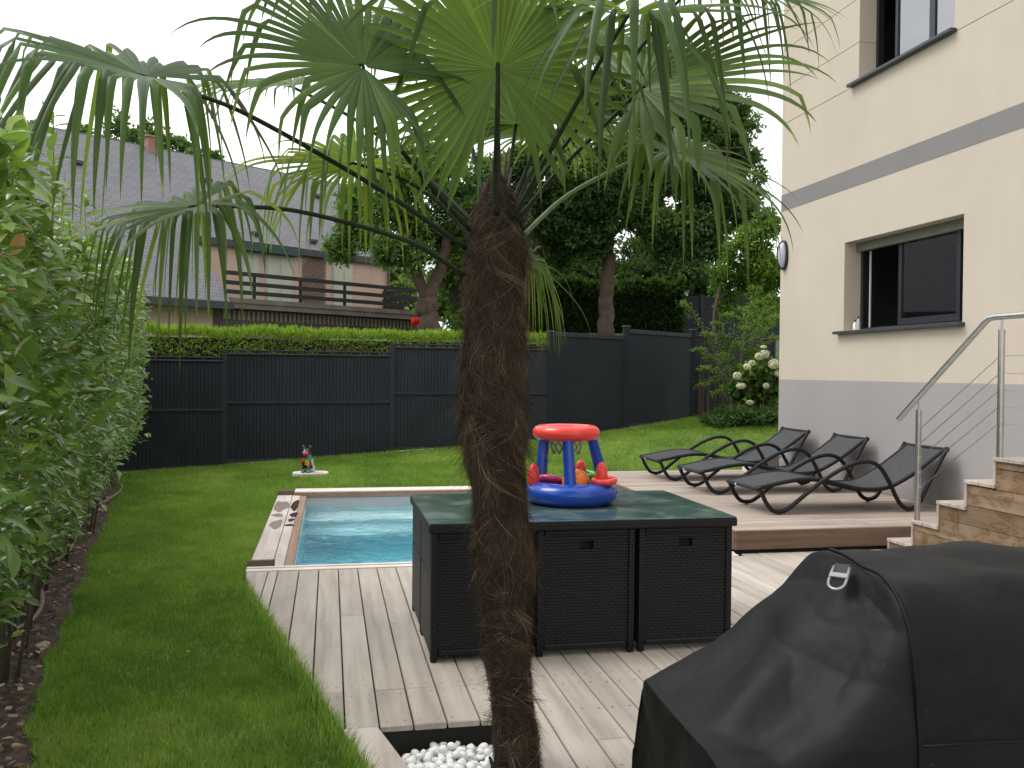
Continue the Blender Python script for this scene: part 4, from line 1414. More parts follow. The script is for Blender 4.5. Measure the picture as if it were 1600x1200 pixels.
def tree(name, label, trunk_pts, r0, r1, limbs, clumps, mat, per, size, aspect, k=7, f=.45, group=None, tint0=.45, nmax=900, cat='tree', bark='bark', tspread=.5, droop=0.0, simple=True):
    t = thing(name, label, cat, tuple(trunk_pts[0]), group=group)
    t.location = (0, 0, 0)
    if trunk_pts is not None and r0 > 0:
        limb(trunk_pts, r0, r1, 9).build('trunk', M[bark], t, smooth=True)
    for (p, a, c) in limbs:
        limb(p, a, c, 6).build('limb', M[bark], t, smooth=True)
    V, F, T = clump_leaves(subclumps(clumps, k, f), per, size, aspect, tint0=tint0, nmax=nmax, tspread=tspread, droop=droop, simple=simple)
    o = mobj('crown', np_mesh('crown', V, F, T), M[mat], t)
    return t
def pc(lst, d, jit=0.0):
    """crown clumps given as (pixel x, pixel y, pixel radius) at distance d"""
    out = []
    for q in lst:
        dd = d+RNG.uniform(-jit, jit) + (q[3] if len(q) > 3 else 0)
        out.append((at(q[0], q[1], dd), q[2]*dd/FPX))
    return out

# ------------------------------------------------------------------ fence at the end of the lawn
def grid_panel(par, p0, p1, z0, H=1.68, mid=.90):
    p0, p1 = np.array(p0), np.array(p1)
    d = p1-p0; Ln = np.linalg.norm(d); u = d/Ln; nrm = np.array([u[1], -u[0]])
    pn = bpy.data.objects.new('panel', None); link(pn, par)
    b = MB()
    n = int(Ln/.0535)
    for i in range(n):
        a = (i+.05)*Ln/n; c = (i+.95)*Ln/n
        tw = .016
        q = [p0+u*a+nrm*0, p0+u*c+nrm*tw, p0+u*c+nrm*(tw-.006), p0+u*a-nrm*.006]
        b.prism([tuple(v) for v in q], z0+.03, z0+H-.035)
    o = b.build('slats', M['fence'], pn); o['kind'] = 'stuff'
    q = [p0-nrm*.010, p1-nrm*.010, p1-nrm*.016, p0-nrm*.016]
    MB().prism([tuple(v) for v in q], z0+.02, z0+H-.04).build('backing_sheet', M['fence'], pn)  # backing added to stop light passing between the slats
    def bar(z, r, off, a0=.0, a1=1.0):
        s, e = p0+u*Ln*a0+nrm*off, p0+u*Ln*a1+nrm*off
        MB().tube([(s[0], s[1], z), (e[0], e[1], z)], r, 6).build('rail', M['fence'], pn, smooth=True, sharp=50)
    bar(z0+H, .014, .004); bar(z0+H-.055, .016, .022); bar(z0+mid, .013, .022); bar(z0+mid-.02, .010, .020); bar(z0+.03, .012, .020)
    return pn
def fpost(par, p, z0, z1, w=.035, cap=False, mat='fence'):
    b = MB(); b.box(p[0]-w, p[0]+w, p[1]-w, p[1]+w, z0, z1); o = b.build('post', M[mat], par, bevel=.004)
    if cap:
        b = MB(); b.box(p[0]-w-.012, p[0]+w+.012, p[1]-w-.012, p[1]+w+.012, z1+.0005, z1+.028); b.build('post_cap', M['anthracite_sill'], o, bevel=.006)
fence = thing('slat_fence', 'anthracite slatted grid fence along the end of the lawn', 'fence', (0, 14.3, 0))
fence.location = (0, 0, 0)
grid_panel(fence, (-4.05, 13.79), (-1.562, 14.164), -.01)
grid_panel(fence, (-1.508, 14.182), (.948, 14.497), .100)
grid_panel(fence, (1.002, 14.503), (3.568, 14.777), .238)
for (p, a, c) in (((-1.535, 14.19), -.05, 1.80), ((.975, 14.50), .05, 1.94), ((-4.1, 13.78), -.05, 1.72), ((-6.6, 13.45), -.05, 1.72)):
    fpost(fence, p, a, c)
grid_panel(fence, (-6.55, 13.46), (-4.15, 13.775), -.01)
gate = thing('solid_fence', 'smooth anthracite fence panels between capped posts, right of the slatted fence', 'fence', (5.3, 15.87, .4))
gate.location = (0, 0, 0)
for (p, q, za, zb) in (((3.68, 14.82), (5.25, 15.82), .40, 2.175), ((5.35, 15.91), (7.18, 17.37), .50, 2.30)):
    p, q = np.array(p), np.array(q); u = (q-p)/np.linalg.norm(q-p); nr = np.array([u[1], -u[0]])
    cn = lambda o: [tuple(p+nr*o), tuple(q+nr*o), tuple(q-nr*.02), tuple(p-nr*.02)]
    g = MB().prism(cn(.0), za+.03, zb-.02).build('panel', M['fence_panel'], gate)
    MB().prism(cn(.022), zb-.075, zb).build('top_rail', M['fence'], g, bevel=.004)
    MB().prism(cn(.022), za, za+.06).build('bottom_rail', M['fence'], g, bevel=.004)
for (p, a, c) in (((3.615, 14.785), .3, 2.16), ((5.30, 15.865), .35, 2.33), ((7.235, 17.425), .5, 2.37)):
    fpost(gate, p, a, c, .052, True, 'fence_panel')
old = thing('old_grid_fence', 'dark wire fence with dry brown canes behind the shrubs at the corner', 'fence', (8.5, 18.1, .7))
old.location = (0, 0, 0)
pn = grid_panel(old, (7.30, 17.48), (9.6, 18.62), .62, 1.70)
b = MB()
for i in range(46):
    t = RNG.uniform(0, 1); x = 7.32+2.2*t; y = 17.45+1.1*t-.05
    b.tube([(x, y, .66), (x+RNG.normal(0, .02), y, .66+RNG.uniform(.5, 1.55))], .006, 4, tint=float(RNG.uniform(0, 1)))
o = b.build('cane', M['twig'], old); o['kind'] = 'stuff'
fpost(old, (9.65, 18.64), .5, 2.35)

# ------------------------------------------------------------------ conifer hedge behind the fence
def strip_hedge(name, label, path, zb, zt, th, n, mat, size, aspect, cat='hedge', wob=1.0, tipfrac=.35):
    h = thing(name, label, cat, (path[0][0], path[0][1], zb))
    h.location = (0, 0, 0)
    P = np.array(path, float)
    seg = np.linalg.norm(np.diff(P, axis=0), axis=1); cum = np.concatenate([[0], np.cumsum(seg)])
    s = RNG.uniform(0, cum[-1], n)
    px_, py_ = np.interp(s, cum, P[:, 0]), np.interp(s, cum, P[:, 1])
    k = np.clip(np.searchsorted(cum, s)-1, 0, len(seg)-1)
    u = (P[1:]-P[:-1])[k]/seg[k][:, None]
    nr = np.stack([u[:, 1], -u[:, 0]], 1)
    face = RNG.uniform(0, 1, n)
    top = face < .45
    ztop = zt+wob*(.07*(vnoise(s*1.3, s*0, 2)-.5)+.05*(vnoise(s*5, s*0, 3)-.5))
    z = np.where(top, ztop-RNG.uniform(0, .10, n), zb+(ztop-zb)*RNG.uniform(0, 1, n)**.8)
    off = np.where(top, RNG.uniform(-th, th, n), th*(1-RNG.uniform(0, .25, n)**1.5))
    Q = np.stack([px_+nr[:, 0]*off, py_+nr[:, 1]*off, z], 1)
    rel = (z-zb)/(ztop-zb)
    dr = unit(np.stack([nr[:, 0]*.5, nr[:, 1]*.5, np.where(top, 1.3, .25)], 1)+rdir(n)*.55)
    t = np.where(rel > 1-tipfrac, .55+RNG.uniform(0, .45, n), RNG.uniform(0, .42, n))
    L = size*RNG.uniform(.6, 1.4, n)*np.where(top, 1.35, 1)
    V, F, T = leaf_arrays(Q, dr, rdir(n)+np.concatenate([nr, np.zeros((n, 1))], 1), L, L*aspect, t, simple=True)
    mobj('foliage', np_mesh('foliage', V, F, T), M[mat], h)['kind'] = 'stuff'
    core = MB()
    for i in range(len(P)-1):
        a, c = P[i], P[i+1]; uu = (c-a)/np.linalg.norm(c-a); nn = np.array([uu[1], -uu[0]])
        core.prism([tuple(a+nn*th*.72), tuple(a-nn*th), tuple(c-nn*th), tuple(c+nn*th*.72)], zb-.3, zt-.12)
    core.build('shade_core', M['dark_gap'], h)  # solid near-black block stands for the shade inside the foliage
    return h
hp = [(-6.5, 14.35), (-4.0, 14.72), (-1.5, 15.05), (1.0, 15.35), (3.3, 15.62), (4.5, 16.25)]
ch = strip_hedge('conifer_hedge', 'clipped conifer hedge with lime green tips above the slatted fence', hp, .9, 2.10, .42, 30000, 'yew', .075, .20)
b = MB()
for i in range(150):
    x = RNG.normal(.15, .5); y = 14.72+.135*x/1.0+.10
    z = RNG.uniform(1.72, 1.92)
    d = rdir(1)[0]*.16; d[1] = -abs(d[1])*.3
    b.tube([(x, y, z), (x+d[0]*.5, y+d[1], z+d[2]*.5), (x+d[0], y+d[1], z+d[2])], .004, 4, tint=float(RNG.uniform(0, 1)))
o = b.build('dead_twigs', M['twig'], ch); o['kind'] = 'stuff'
# red rose behind the hedge
rp = at(649, 502, 17.2)
ro = thing('rose', 'single red rose standing above the conifer hedge', 'flower', tuple(rp-np.array([0, 0, .6])))
n = 60; d = rdir(n)
V, F, T = leaf_arrays(d*.035+np.array([0, 0, .6]), d+rdir(n)*.4, rdir(n), .06, .06, RNG.uniform(0, 1, n))
mobj('bloom', np_mesh('bloom', V, F, T), M['rose'], ro)
MB().tube([(0, 0, 0), (.01, 0, .58)], .006, 6).build('stem', M['stem'], ro)

# ------------------------------------------------------------------ neighbour's house
HA = rad(53.8)
HU = np.array([math.sin(HA), math.cos(HA)]); HN = np.array([math.cos(HA), -math.sin(HA)])
HO = at(350, 576, 30.0)[:2]
nb_ = thing('neighbour_house', 'peach house with a big grey slate roof and balcony beyond the fence', 'house', (HO[0], HO[1], 2.2))
nb_.location = (0, 0, 0)
def hp3(a, n, z):
    p = HO+HU*a+HN*n
    return (p[0], p[1], z)
def a_at(px, n):
    dr = (FWD+RGT*((px-800)/FPX))[:2]
    t = (n+(HO-CAM[:2])@HN)/(dr@HN)
    return float((CAM[:2]+dr*t-HO)@HU)
def hbox(b, a0, a1, n0, n1, z0, z1):
    vs_ = [hp3(a, n, z) for z in (z0, z1) for n in (n0, n1) for a in (a0, a1)]
    return b.add(vs_, [(0, 1, 3, 2), (4, 6, 7, 5), (0, 4, 5, 1), (2, 3, 7, 6), (0, 2, 6, 4), (1, 5, 7, 3)])
def hb(name, mat, parent, *dims):
    return hbox(MB(), *dims).build(name, M[mat], parent)
aR = a_at(607, -2.0)
hb('wall', 'peach', nb_, -.2, aR, -2.3, -2.0, 3.60, 6.15)
hb('wall', 'peach', nb_, aR-.3, aR, -9.5, -2.3, 3.60, 6.15)
hb('lower_wall', 'concrete', nb_, -15, aR+.6, -2.5, -.55, 1.2, 3.50)
hb('lower_wall', 'peach', nb_, -15, -.3, -.56, -.2, 1.2, 3.62)
hb('cheek_wall', 'peach', nb_, -.30, -.05, -2.0, .15, 3.6, 3.9)
hb('balcony_slab', 'concrete', nb_, -.25, aR+1.0, -2.0, .12, 3.52, 3.82)
hb('balcony_edge', 'concrete', nb_, -.25, aR+1.0, .121, .16, 3.70, 3.86)
cor = MB()
for i in range(46):
    a = .25+i*.185
    hbox(cor, a, a+.09, -.54, -.50, 3.18, 3.50)
cor.build('canopy_ribs', M['beige'], nb_)['kind'] = 'stuff'
# French doors, awning boxes, lattice
def door(px0, px1, ztop=5.72):
    a0, a1 = a_at(px0, -2.0), a_at(px1, -2.0)
    d = hb('french_door', 'grey_paint', nb_, a0, a1, -1.998, -1.95, 3.86, ztop)
    w = (a1-a0)
    for k in range(2):
        hb('pane', 'door_blind', d, a0+.06+k*w*.5, a0+w*.5-.04+k*w*.5, -1.949, -1.93, 3.96, ztop-.06)
    return a0, a1
for (q0, q1) in ((376, 402), (414, 455)):
    a0, a1 = door(q0, q1)
    hb('awning_box', 'green_awning', nb_, a0-.12, a1+.1, -1.997, -1.60, 5.74, 6.06)
door(518, 549, 5.7)
lt = MB()
a0, a1 = a_at(470, -2.0), a_at(507, -2.0)
for k in range(-9, 14):
    s = a0+k*.145
    for sg in (1, -1):
        pts = []
        # diagonal lath clipped to the panel
        za, zb = 4.05, 5.85
        t0, t1 = 0.0, 1.0
        A0, A1 = (s, s+sg*1.8)
        if sg < 0: A0, A1 = s+1.3, s+1.3-1.8
        def clipA(v): return max(a0, min(a1, v))
        ta = [(v-A0)/(A1-A0) for v in (a0, a1)]
        lo, hi = max(0, min(ta)), min(1, max(ta))
        if hi <= lo: continue
        lt.tube([hp3(A0+(A1-A0)*lo, -1.96, za+(zb-za)*lo), hp3(A0+(A1-A0)*hi, -1.96, za+(zb-za)*hi)], .016, 4)
lt.build('lattice', M['lattice'], nb_)
MB().tube([hp3(aR-.12, -1.9, 3.85), hp3(aR-.12, -1.9, 5.9), hp3(aR-.12, -1.6, 6.1)], .06, 8).build('downpipe', M['lattice'], nb_)
# roof
def roofplane(name, pts, parent):
    me = bpy.data.meshes.new(name)
    me.from_pydata([hp3(*p) for p in pts], [], [tuple(range(len(pts)))])
    uv = me.uv_layers.new(name='UVMap')
    for li, lp in enumerate(me.loops):
        a, n, z = pts[lp.vertex_index]
        uv.data[li].uv = (a, z*1.414)
    o = mobj(name, me, M['slate'], parent)
    so = o.modifiers.new('thickness', 'SOLIDIFY'); so.thickness = .10; so.offset = -1
    return o
EA, RA = -16.0, aR+.9
RG = (-5.6, 9.75)
rf = roofplane('roof_slope', [(EA, .5, 3.65), (-.05, .5, 3.65), (-.05, -1.9, 6.05), (RA, -1.9, 6.05), (RA, RG[0], RG[1]), (EA, RG[0], RG[1])], nb_)
roofplane('roof_slope', [(EA, RG[0], RG[1]), (RA, RG[0], RG[1]), (RA, -11.7, 3.65), (EA, -11.7, 3.65)], nb_)
hb('fascia', 'fascia_dark', nb_, -.06, RA+.05, -1.93, -1.80, 5.82, 6.07)
hb('soffit', 'fascia_dark', nb_, -.06, RA+.05, -2.0, -1.931, 5.98, 6.02)
hb('fascia', 'fascia_dark', nb_, EA, .0, .50, .62, 3.44, 3.68)
hb('soffit', 'fascia_dark', nb_, EA, -.02, -.2, .499, 3.50, 3.54)
hb('gable_wall', 'peach', nb_, EA+.3, EA+.6, -9.5, -.3, 1.2, 6.0)
ca = a_at(233, RG[0])
cm = hb('chimney', 'brick', nb_, ca-.24, ca+.24, RG[0]-.3, RG[0]+.3, 9.2, 10.02)
hb('chimney_cap', 'brick', cm, ca-.29, ca+.29, RG[0]-.35, RG[0]+.35, 10.021, 10.09)
for (px, n) in ((322, -4.4), (398, -2.3), (487, -2.3), (494, -4.6), (120, -4.2)):
    a = a_at(px, n); z = 6.05+(-1.9-n)
    hb('roof_vent', 'fascia_dark', nb_, a-.16, a+.16, n-.05, n+.14, z-.02, z+.09)
# balcony railing
railing = nb_
aE = a_at(650, .05)
for zc in (4.68, 4.36, 4.06):
    hb('balcony_rail', 'dark_wood', nb_, -.05, aE, .06, .10, zc-.07, zc+.07)
    hbox(MB(), aE-.06, aE-.01, -2.6, .055, zc-.07, zc+.07).build('balcony_rail', M['dark_wood'], nb_)
for px in (397, 469, 538, 601, 640):
    a = a_at(px, .05)
    hb('balcony_post', 'dark_wood', nb_, a-.05, a+.05, .0, .058, 3.84, 4.74)

# ------------------------------------------------------------------ trees beyond the fence
def gp(px, d):
    p = at(px, 570, d)
    return np.array([p[0], p[1], float(bankz(p[0], p[1]))-.1])
# robinia with a forked trunk in front of the neighbour's house
rb = gp(668, 22.0)
fork = at(667, 468, 22.0)
tree('robinia_tree', 'feathery green tree with a forked trunk before the peach house', [rb, (rb+fork)/2, fork], .30, .25,
     [([fork, at(648, 420, 22), at(628, 360, 22), at(600, 300, 22)], .17, .05),
      ([fork, at(690, 415, 22), at(700, 350, 22), at(690, 280, 22)], .20, .06),
      ([at(640, 400, 22), at(600, 372, 21.6), at(560, 350, 21.3)], .10, .03),
      ([at(697, 370, 22), at(730, 330, 22), at(750, 300, 22.2)], .12, .03)],
     pc([(560, 362, 40), (600, 300, 46), (645, 262, 44), (700, 292, 46), (640, 335, 50), (702, 350, 44), (556, 318, 34), (742, 340, 38), (528, 392, 28),
         (605, 385, 34), (682, 242, 26), (592, 262, 28), (752, 275, 34), (655, 395, 28), (720, 250, 26), (740, 385, 26)], 22, .8),
     'robinia_leaf', 4200, .125, .42, k=11, f=.46, tint0=.5, nmax=900)
# the big dark oak
ob = gp(946, 27.5)
of = at(952, 395, 27.5)
tree('oak_tree', 'big dark oak with a straight trunk towering behind the solid fence', [ob, at(948, 470, 27.5), of, at(950, 300, 27.5)], .26, .15,
     [([at(950, 390, 27.5), at(900, 340, 27.5), at(860, 300, 27.5)], .13, .04),
      ([at(952, 370, 27.5), at(1010, 320, 27.3), at(1090, 280, 27)], .14, .04),
      ([at(952, 310, 27.5), at(960, 220, 27.5), at(1000, 150, 27.5)], .14, .03),
      ([at(1030, 310, 27.2), at(1100, 240, 27), at(1160, 230, 27)], .08, .02)],
     pc([(905, 185, 50), (985, 150, 58), (1075, 185, 62), (1148, 225, 42), (1160, 285, 40), (1098, 285, 62), (1010, 255, 70), (920, 270, 70), (855, 330, 62),
         (960, 350, 70), (1048, 350, 62), (1105, 375, 42), (870, 385, 44), (1135, 170, 30), (830, 265, 52), (1055, 125, 42), (985, 105, 32), (1040, 395, 34), (1150, 330, 40)], 27.5, 1.6),
     'oak_leaf', 2700, .145, .6, k=13, f=.46, tint0=.48, nmax=1600)
# dark trees filling the back
for (lst, d, nm, lab, mat, t0) in (
        ([(800, 420, 60), (845, 460, 56), (790, 350, 56), (835, 395, 56), (760, 420, 46), (870, 430, 50), (905, 430, 46), (780, 480, 50), (830, 500, 46), (880, 490, 40), (850, 340, 40)], 33, 'dark_tree', 'dark green tree seen directly behind the palm trunk', 'oak_leaf', .38),
        ([(1020, 400, 46), (1060, 410, 42), (1085, 385, 32), (985, 430, 44), (1040, 440, 36), (1090, 435, 32), (940, 420, 44), (910, 440, 40), (960, 450, 36), (1130, 470, 34), (1185, 470, 40), (1210, 440, 30)], 36, 'dark_tree', 'dark green tree low between the oak and the bright maple', 'laurel_leaf', .5),
        ([(715, 420, 40), (742, 462, 42), (700, 472, 36), (728, 380, 36), (760, 490, 36), (715, 500, 34), (690, 440, 26)], 27, 'birch_tree', 'pale yellow green tree hanging between the robinia and the palm trunk', 'bright_leaf', .35),
        ([(632, 468, 30), (655, 492, 30), (615, 440, 24), (600, 480, 24), (640, 430, 24)], 44, 'far_tree', 'green tree glimpsed past the right end of the balcony', 'robinia_leaf', .4)):
    b0 = gp(lst[0][0], d)
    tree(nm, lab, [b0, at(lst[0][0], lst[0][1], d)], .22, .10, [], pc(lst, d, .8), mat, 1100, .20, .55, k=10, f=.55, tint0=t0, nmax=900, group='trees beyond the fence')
# young bright maple by the house corner
mb = gp(1116, 21)
tree('maple_tree', 'slender bright green maple close to the corner of the house', [mb, at(1116, 500, 21), at(1128, 440, 21), at(1150, 380, 21)], .055, .03,
     [([at(1120, 470, 21), at(1165, 430, 21), at(1195, 390, 21)], .03, .012)],
     pc([(1150, 392, 32), (1190, 368, 34), (1203, 430, 38), (1152, 440, 34), (1128, 428, 22), (1180, 485, 28), (1135, 478, 20), (1206, 345, 22), (1175, 410, 34), (1205, 480, 26)], 21, .5),
     'bright_leaf', 4200, .105, .5, k=10, f=.5, tint0=.5, nmax=600)
# trees behind the neighbour's roof
for i, (lst, lab) in enumerate((([(165, 222, 22), (200, 208, 26), (225, 205, 24), (185, 195, 20)], 'dark treetop behind the left of the slate roof'),
                  ([(262, 222, 18), (285, 232, 18), (310, 242, 16), (335, 246, 10)], 'low green treetop behind the chimney of the slate roof'),
                  ([(30, 208, 14), (60, 205, 16), (105, 210, 16), (130, 208, 14)], 'low green treetop behind the far left end of the slate roof'))):
    d = 52
    b0 = gp(lst[0][0], d)
    tree('roofside_tree', lab, [b0, at(lst[0][0], lst[0][1], d)], .3, .15, [], pc(lst, d, 1), 'robinia_leaf', 160, .30, .6, k=9, f=.5, tint0=.35, nmax=300, group='treetops behind the slate roof')
# clipped laurel hedge, post and dark panels at the back right
l0, la, lb = gp(815, 31), gp(930, 31), gp(1060, 31)
zt_ = float(at(960, 450, 31)[2])
strip_hedge('laurel_hedge', 'dark clipped hedge behind the oak trunk', [tuple(l0[:2]), tuple(la[:2]), tuple(((la+lb)/2)[:2]), tuple(lb[:2])], min(la[2], lb[2])-.6, zt_, .8, 17000, 'laurel_leaf', .20, .5, wob=6.0, tipfrac=.10)
far = thing('panel_fence', 'dark far fence panels with a beige end post on the slope', 'fence', (0, 0, 0))
fa_, fb_ = gp(1064, 31.5), gp(1225, 31.5)
zt_ = float(at(1100, 462, 31.5)[2]); zb0 = float(at(1100, 516, 31.5)[2])
for i in range(5):
    a, c = fa_+(fb_-fa_)*i/5, fa_+(fb_-fa_)*(i+.97)/5
    MB().prism([(a[0], a[1]), (c[0], c[1]), (c[0], c[1]+.05), (a[0], a[1]+.05)], zb0-.3, zt_).build('panel', M['fence'], far)
    fpost(far, (a[0]-.03, a[1]-.02), zb0-.3, zt_+.03, .05)
MB().box(fa_[0]-.20, fa_[0]-.07, fa_[1]-.1, fa_[1]+.05, zb0-.3, zt_+.10).build('end_post', M['beige'], far)
MB().box(fa_[0]-.20, fa_[0]+.16, fa_[1]-.12, fa_[1]-.101, zt_+.02, zt_+.12).build('post_arm', M['beige'], far)
pale = at(1014, 507, 29)
sl = thing('garden_slab', 'pale concrete slab on the slope behind the solid fence', 'slab', (pale[0], pale[1], float(bankz(pale[0], pale[1]))))
MB().prism([(-.9, -.4), (.6, -.5), (.9, .5), (-.7, .6)], -.1, .06).build('slab_body', M['beige'], sl, bevel=.02)
# ------------------------------------------------------------------ shrubs at the corner of the house
def gpt(px, d):
    p = at(px, 620, d); return np.array([p[0], p[1], float(gz(p[0], p[1]))])
sh = thing('arching_shrub', 'loose shrub with layered arching twigs of small pale leaves by the wire fence', 'shrub', tuple(gpt(1150, 17.2)))
sh.location = (0, 0, 0)
root = gpt(1150, 17.2)
A, B, C = [], [], []; off = 0
sb_ = MB()
ends = [(1098, 600), (1103, 575), (1096, 548), (1108, 525), (1120, 510), (1140, 498), (1160, 490), (1182, 480), (1200, 470), (1212, 500), (1205, 530), (1185, 520),
        (1150, 540), (1130, 555), (1170, 550), (1120, 590), (1145, 575), (1195, 505), (1165, 515), (1135, 530), (1075, 482), (1175, 460), (1110, 560), (1125, 610)]
for (ex, ey) in ends:
    e = at(ex, ey, 17.2+RNG.uniform(-.6, .6))
    m = (root+e)/2+np.array([0, 0, .35])
    pts = np.array(bez([root, m, e, e+(e-m)*.25-np.array([0, 0, .06])], 8))
    sb_.tube([tuple(p) for p in pts], [.010-.007*i/(len(pts)-1) for i in range(len(pts))], 4)
    n = 150
    t = .35+.65*RNG.uniform(0, 1, n)
    P = np.stack([np.interp(t*(len(pts)-1), np.arange(len(pts)), pts[:, c]) for c in range(3)], 1)+RNG.normal(0, .035, (n, 3))*np.array([1.6, 1.6, .6])
    V, F, T = leaf_arrays(P, rdir(n)*np.array([1, 1, .4]), np.array([0, 0, 1.0])+rdir(n)*.5, RNG.uniform(.04, .075, n), RNG.uniform(.022, .038, n), np.clip(RNG.normal(.5, .25, n), 0, 1), simple=True)
    A.append(V); B.append(F+off); C.append(T); off += len(V)
mobj('foliage', np_mesh('foliage', np.concatenate(A), np.concatenate(B), np.concatenate(C)), M['bright_leaf'], sh)['kind'] = 'stuff'
sb_.build('twigs', M['stem'], sh)
hy = thing('hydrangea', 'hydrangea bush with round white flower heads at the corner of the house', 'shrub', (0, 0, 0))
hc = pc([(1165, 600, 22), (1190, 585, 24), (1200, 612, 22), (1180, 618, 22), (1208, 590, 20), (1172, 580, 14), (1150, 612, 14), (1190, 565, 14)], 16.6, .25)
V, F, T = clump_leaves(hc, 6500, .12, .7, up=.8, simple=False, tint0=.5, shell=.6, nmax=500)
mobj('foliage', np_mesh('foliage', V, F, T), M['hyd_leaf'], hy)['kind'] = 'stuff'
sb_ = MB()
hroot = gpt(1180, 16.6)
for (fx, fy, fr, fl) in ((1186, 557, 7, .9), (1195, 553, 8, .9), (1175, 567, 6, .8), (1168, 573, 7, .8), (1209, 569, 9.5, .9), (1152, 587, 7.5, .85), (1158, 603, 8, .6),
                         (1197, 603, 5.5, .95), (1193, 542, 5.5, .35), (1172, 629, 6, .7), (1216, 583, 6, .9)):
    c = at(fx, fy, 16.2); r = fr*16.2/FPX
    n = 170; d = rdir(n)
    P = c+d*r*np.array([1, 1, fl])*.86
    V, F, T = leaf_arrays(P, np.cross(d, rdir(n)), d, r*.36, r*.36, np.clip(RNG.normal(.55, .25, n), 0, 1), simple=True)
    n2 = 60; d2 = rdir(n2)
    mobj('flower_head', np_mesh('flower_head', V, F, T), M['hyd_flower'], hy)
    sb_.tube([tuple(hroot+RNG.normal(0, .05, 3)*np.array([1, 1, 0])), tuple((hroot+c)/2+RNG.normal(0, .05, 3)), tuple(c)], .007, 4)
sb_.build('stems', M['stem'], hy)
ju = thing('juniper', 'low spreading dark green juniper at the foot of the hydrangea', 'shrub', (0, 0, 0))
n = 5200
tx_ = RNG.uniform(0, 1, n)
cx_ = 1106+tx_*116
Q = np.array([at(x, 640, 16.3) for x in cx_]); gzv = gz(Q[:, 0], Q[:, 1])
hgt = (.10+.28*vnoise(tx_*7, tx_*0, 12))*np.sqrt(RNG.uniform(0, 1, n))
P = Q.copy(); P[:, 2] = gzv+hgt; P[:, :2] += np.array([FWD[0], FWD[1]])*RNG.normal(0, .35, n)[:, None]
V, F, T = leaf_arrays(P, rdir(n)*np.array([1, 1, .35])+np.array([0, -.2, .35]), rdir(n), RNG.uniform(.08, .18, n), RNG.uniform(.012, .03, n), np.clip(RNG.normal(.5, .25, n), 0, 1), simple=True)
mobj('foliage', np_mesh('foliage', V, F, T), M['juniper'], ju)['kind'] = 'stuff'
# ------------------------------------------------------------------ hedge along the left side
def face_x(y): return -.78-.168*(y-2.5)
hedge = thing('privet_hedge', 'tall glossy leaved hedge along the left side of the lawn', 'hedge', (-1.9, 8, 0))
hedge.location = (0, 0, 0)
def hedge_pts(n, ya, yb, top_frac=.2):
    y = RNG.uniform(ya, yb, n)
    ztop = 2.02+.055*(y-3)+.14*(vnoise(y*1.7, y*0, 21)-.5)+.10*(vnoise(y*6, y*0, 22)-.5)
    top = RNG.uniform(0, 1, n) < top_frac
    zz_ = np.where(top, ztop-RNG.uniform(0, .12, n)+RNG.exponential(.025, n), .12+(ztop-.12)*RNG.uniform(0, 1, n)**.75)
    zc_ = .95+.30*np.clip((6-y)/3, 0, 1)
    rec = np.clip((zc_-zz_)/(zc_-.1), 0, 1)                      # the foot of the hedge is bare and set back
    keep = RNG.uniform(0, 1, n) > np.where(y > 5.5, rec**1.1*.93, rec**.65*1.0)
    fx = face_x(y)-.50*rec**1.1+.20*(vnoise(y*2.1, zz_*2.1, 23)-.5)+.10*(vnoise(y*6, zz_*6, 24)-.5)
    depth = RNG.exponential(.085, n)
    depth = np.where(RNG.uniform(0, 1, n) < .05, -RNG.uniform(0, .10, n), depth)
    x = np.where(top, fx-RNG.uniform(0, .8, n), fx-np.minimum(depth, .5))
    P = np.stack([x, y, zz_+gz(x, y)], 1)
    out = np.stack([np.where(top, .2, 1.0), np.full(n, -.25), np.where(top, 1.0, .35)], 1)
    return P[keep], out[keep], top[keep]
def hedge_leaves(P, out, top, size):
    n = len(P)
    dr = unit(out*.75+rdir(n)*.75+np.array([0, 0, .0])*1)
    nn = unit(rdir(n)*.55+np.array([.25, -.2, 1.0]))
    L = size*RNG.uniform(.45, 1.3, n)
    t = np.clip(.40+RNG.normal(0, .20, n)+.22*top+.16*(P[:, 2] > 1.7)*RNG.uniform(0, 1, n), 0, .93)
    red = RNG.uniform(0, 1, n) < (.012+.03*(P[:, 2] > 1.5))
    t = np.where(red, RNG.uniform(.95, 1.0, n), t)
    return dr, nn, L, t
A, B, C = [], [], []; off = 0
big = None
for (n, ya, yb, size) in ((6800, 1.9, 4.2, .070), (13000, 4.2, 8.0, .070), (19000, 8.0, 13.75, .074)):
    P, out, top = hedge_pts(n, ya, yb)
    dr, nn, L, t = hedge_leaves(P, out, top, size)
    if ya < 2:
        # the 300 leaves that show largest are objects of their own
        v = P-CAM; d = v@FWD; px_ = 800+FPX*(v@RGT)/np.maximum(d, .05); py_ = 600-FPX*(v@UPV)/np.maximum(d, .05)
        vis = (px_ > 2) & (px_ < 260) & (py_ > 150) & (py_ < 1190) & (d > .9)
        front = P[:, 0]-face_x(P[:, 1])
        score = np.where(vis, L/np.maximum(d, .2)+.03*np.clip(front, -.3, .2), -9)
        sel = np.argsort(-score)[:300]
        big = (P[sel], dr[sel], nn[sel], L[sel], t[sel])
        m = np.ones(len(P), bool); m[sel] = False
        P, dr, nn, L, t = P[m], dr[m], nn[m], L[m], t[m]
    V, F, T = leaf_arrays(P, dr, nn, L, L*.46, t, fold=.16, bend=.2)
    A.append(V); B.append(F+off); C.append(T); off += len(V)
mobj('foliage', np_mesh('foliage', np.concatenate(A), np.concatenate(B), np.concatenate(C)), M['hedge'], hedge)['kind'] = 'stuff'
lm = []
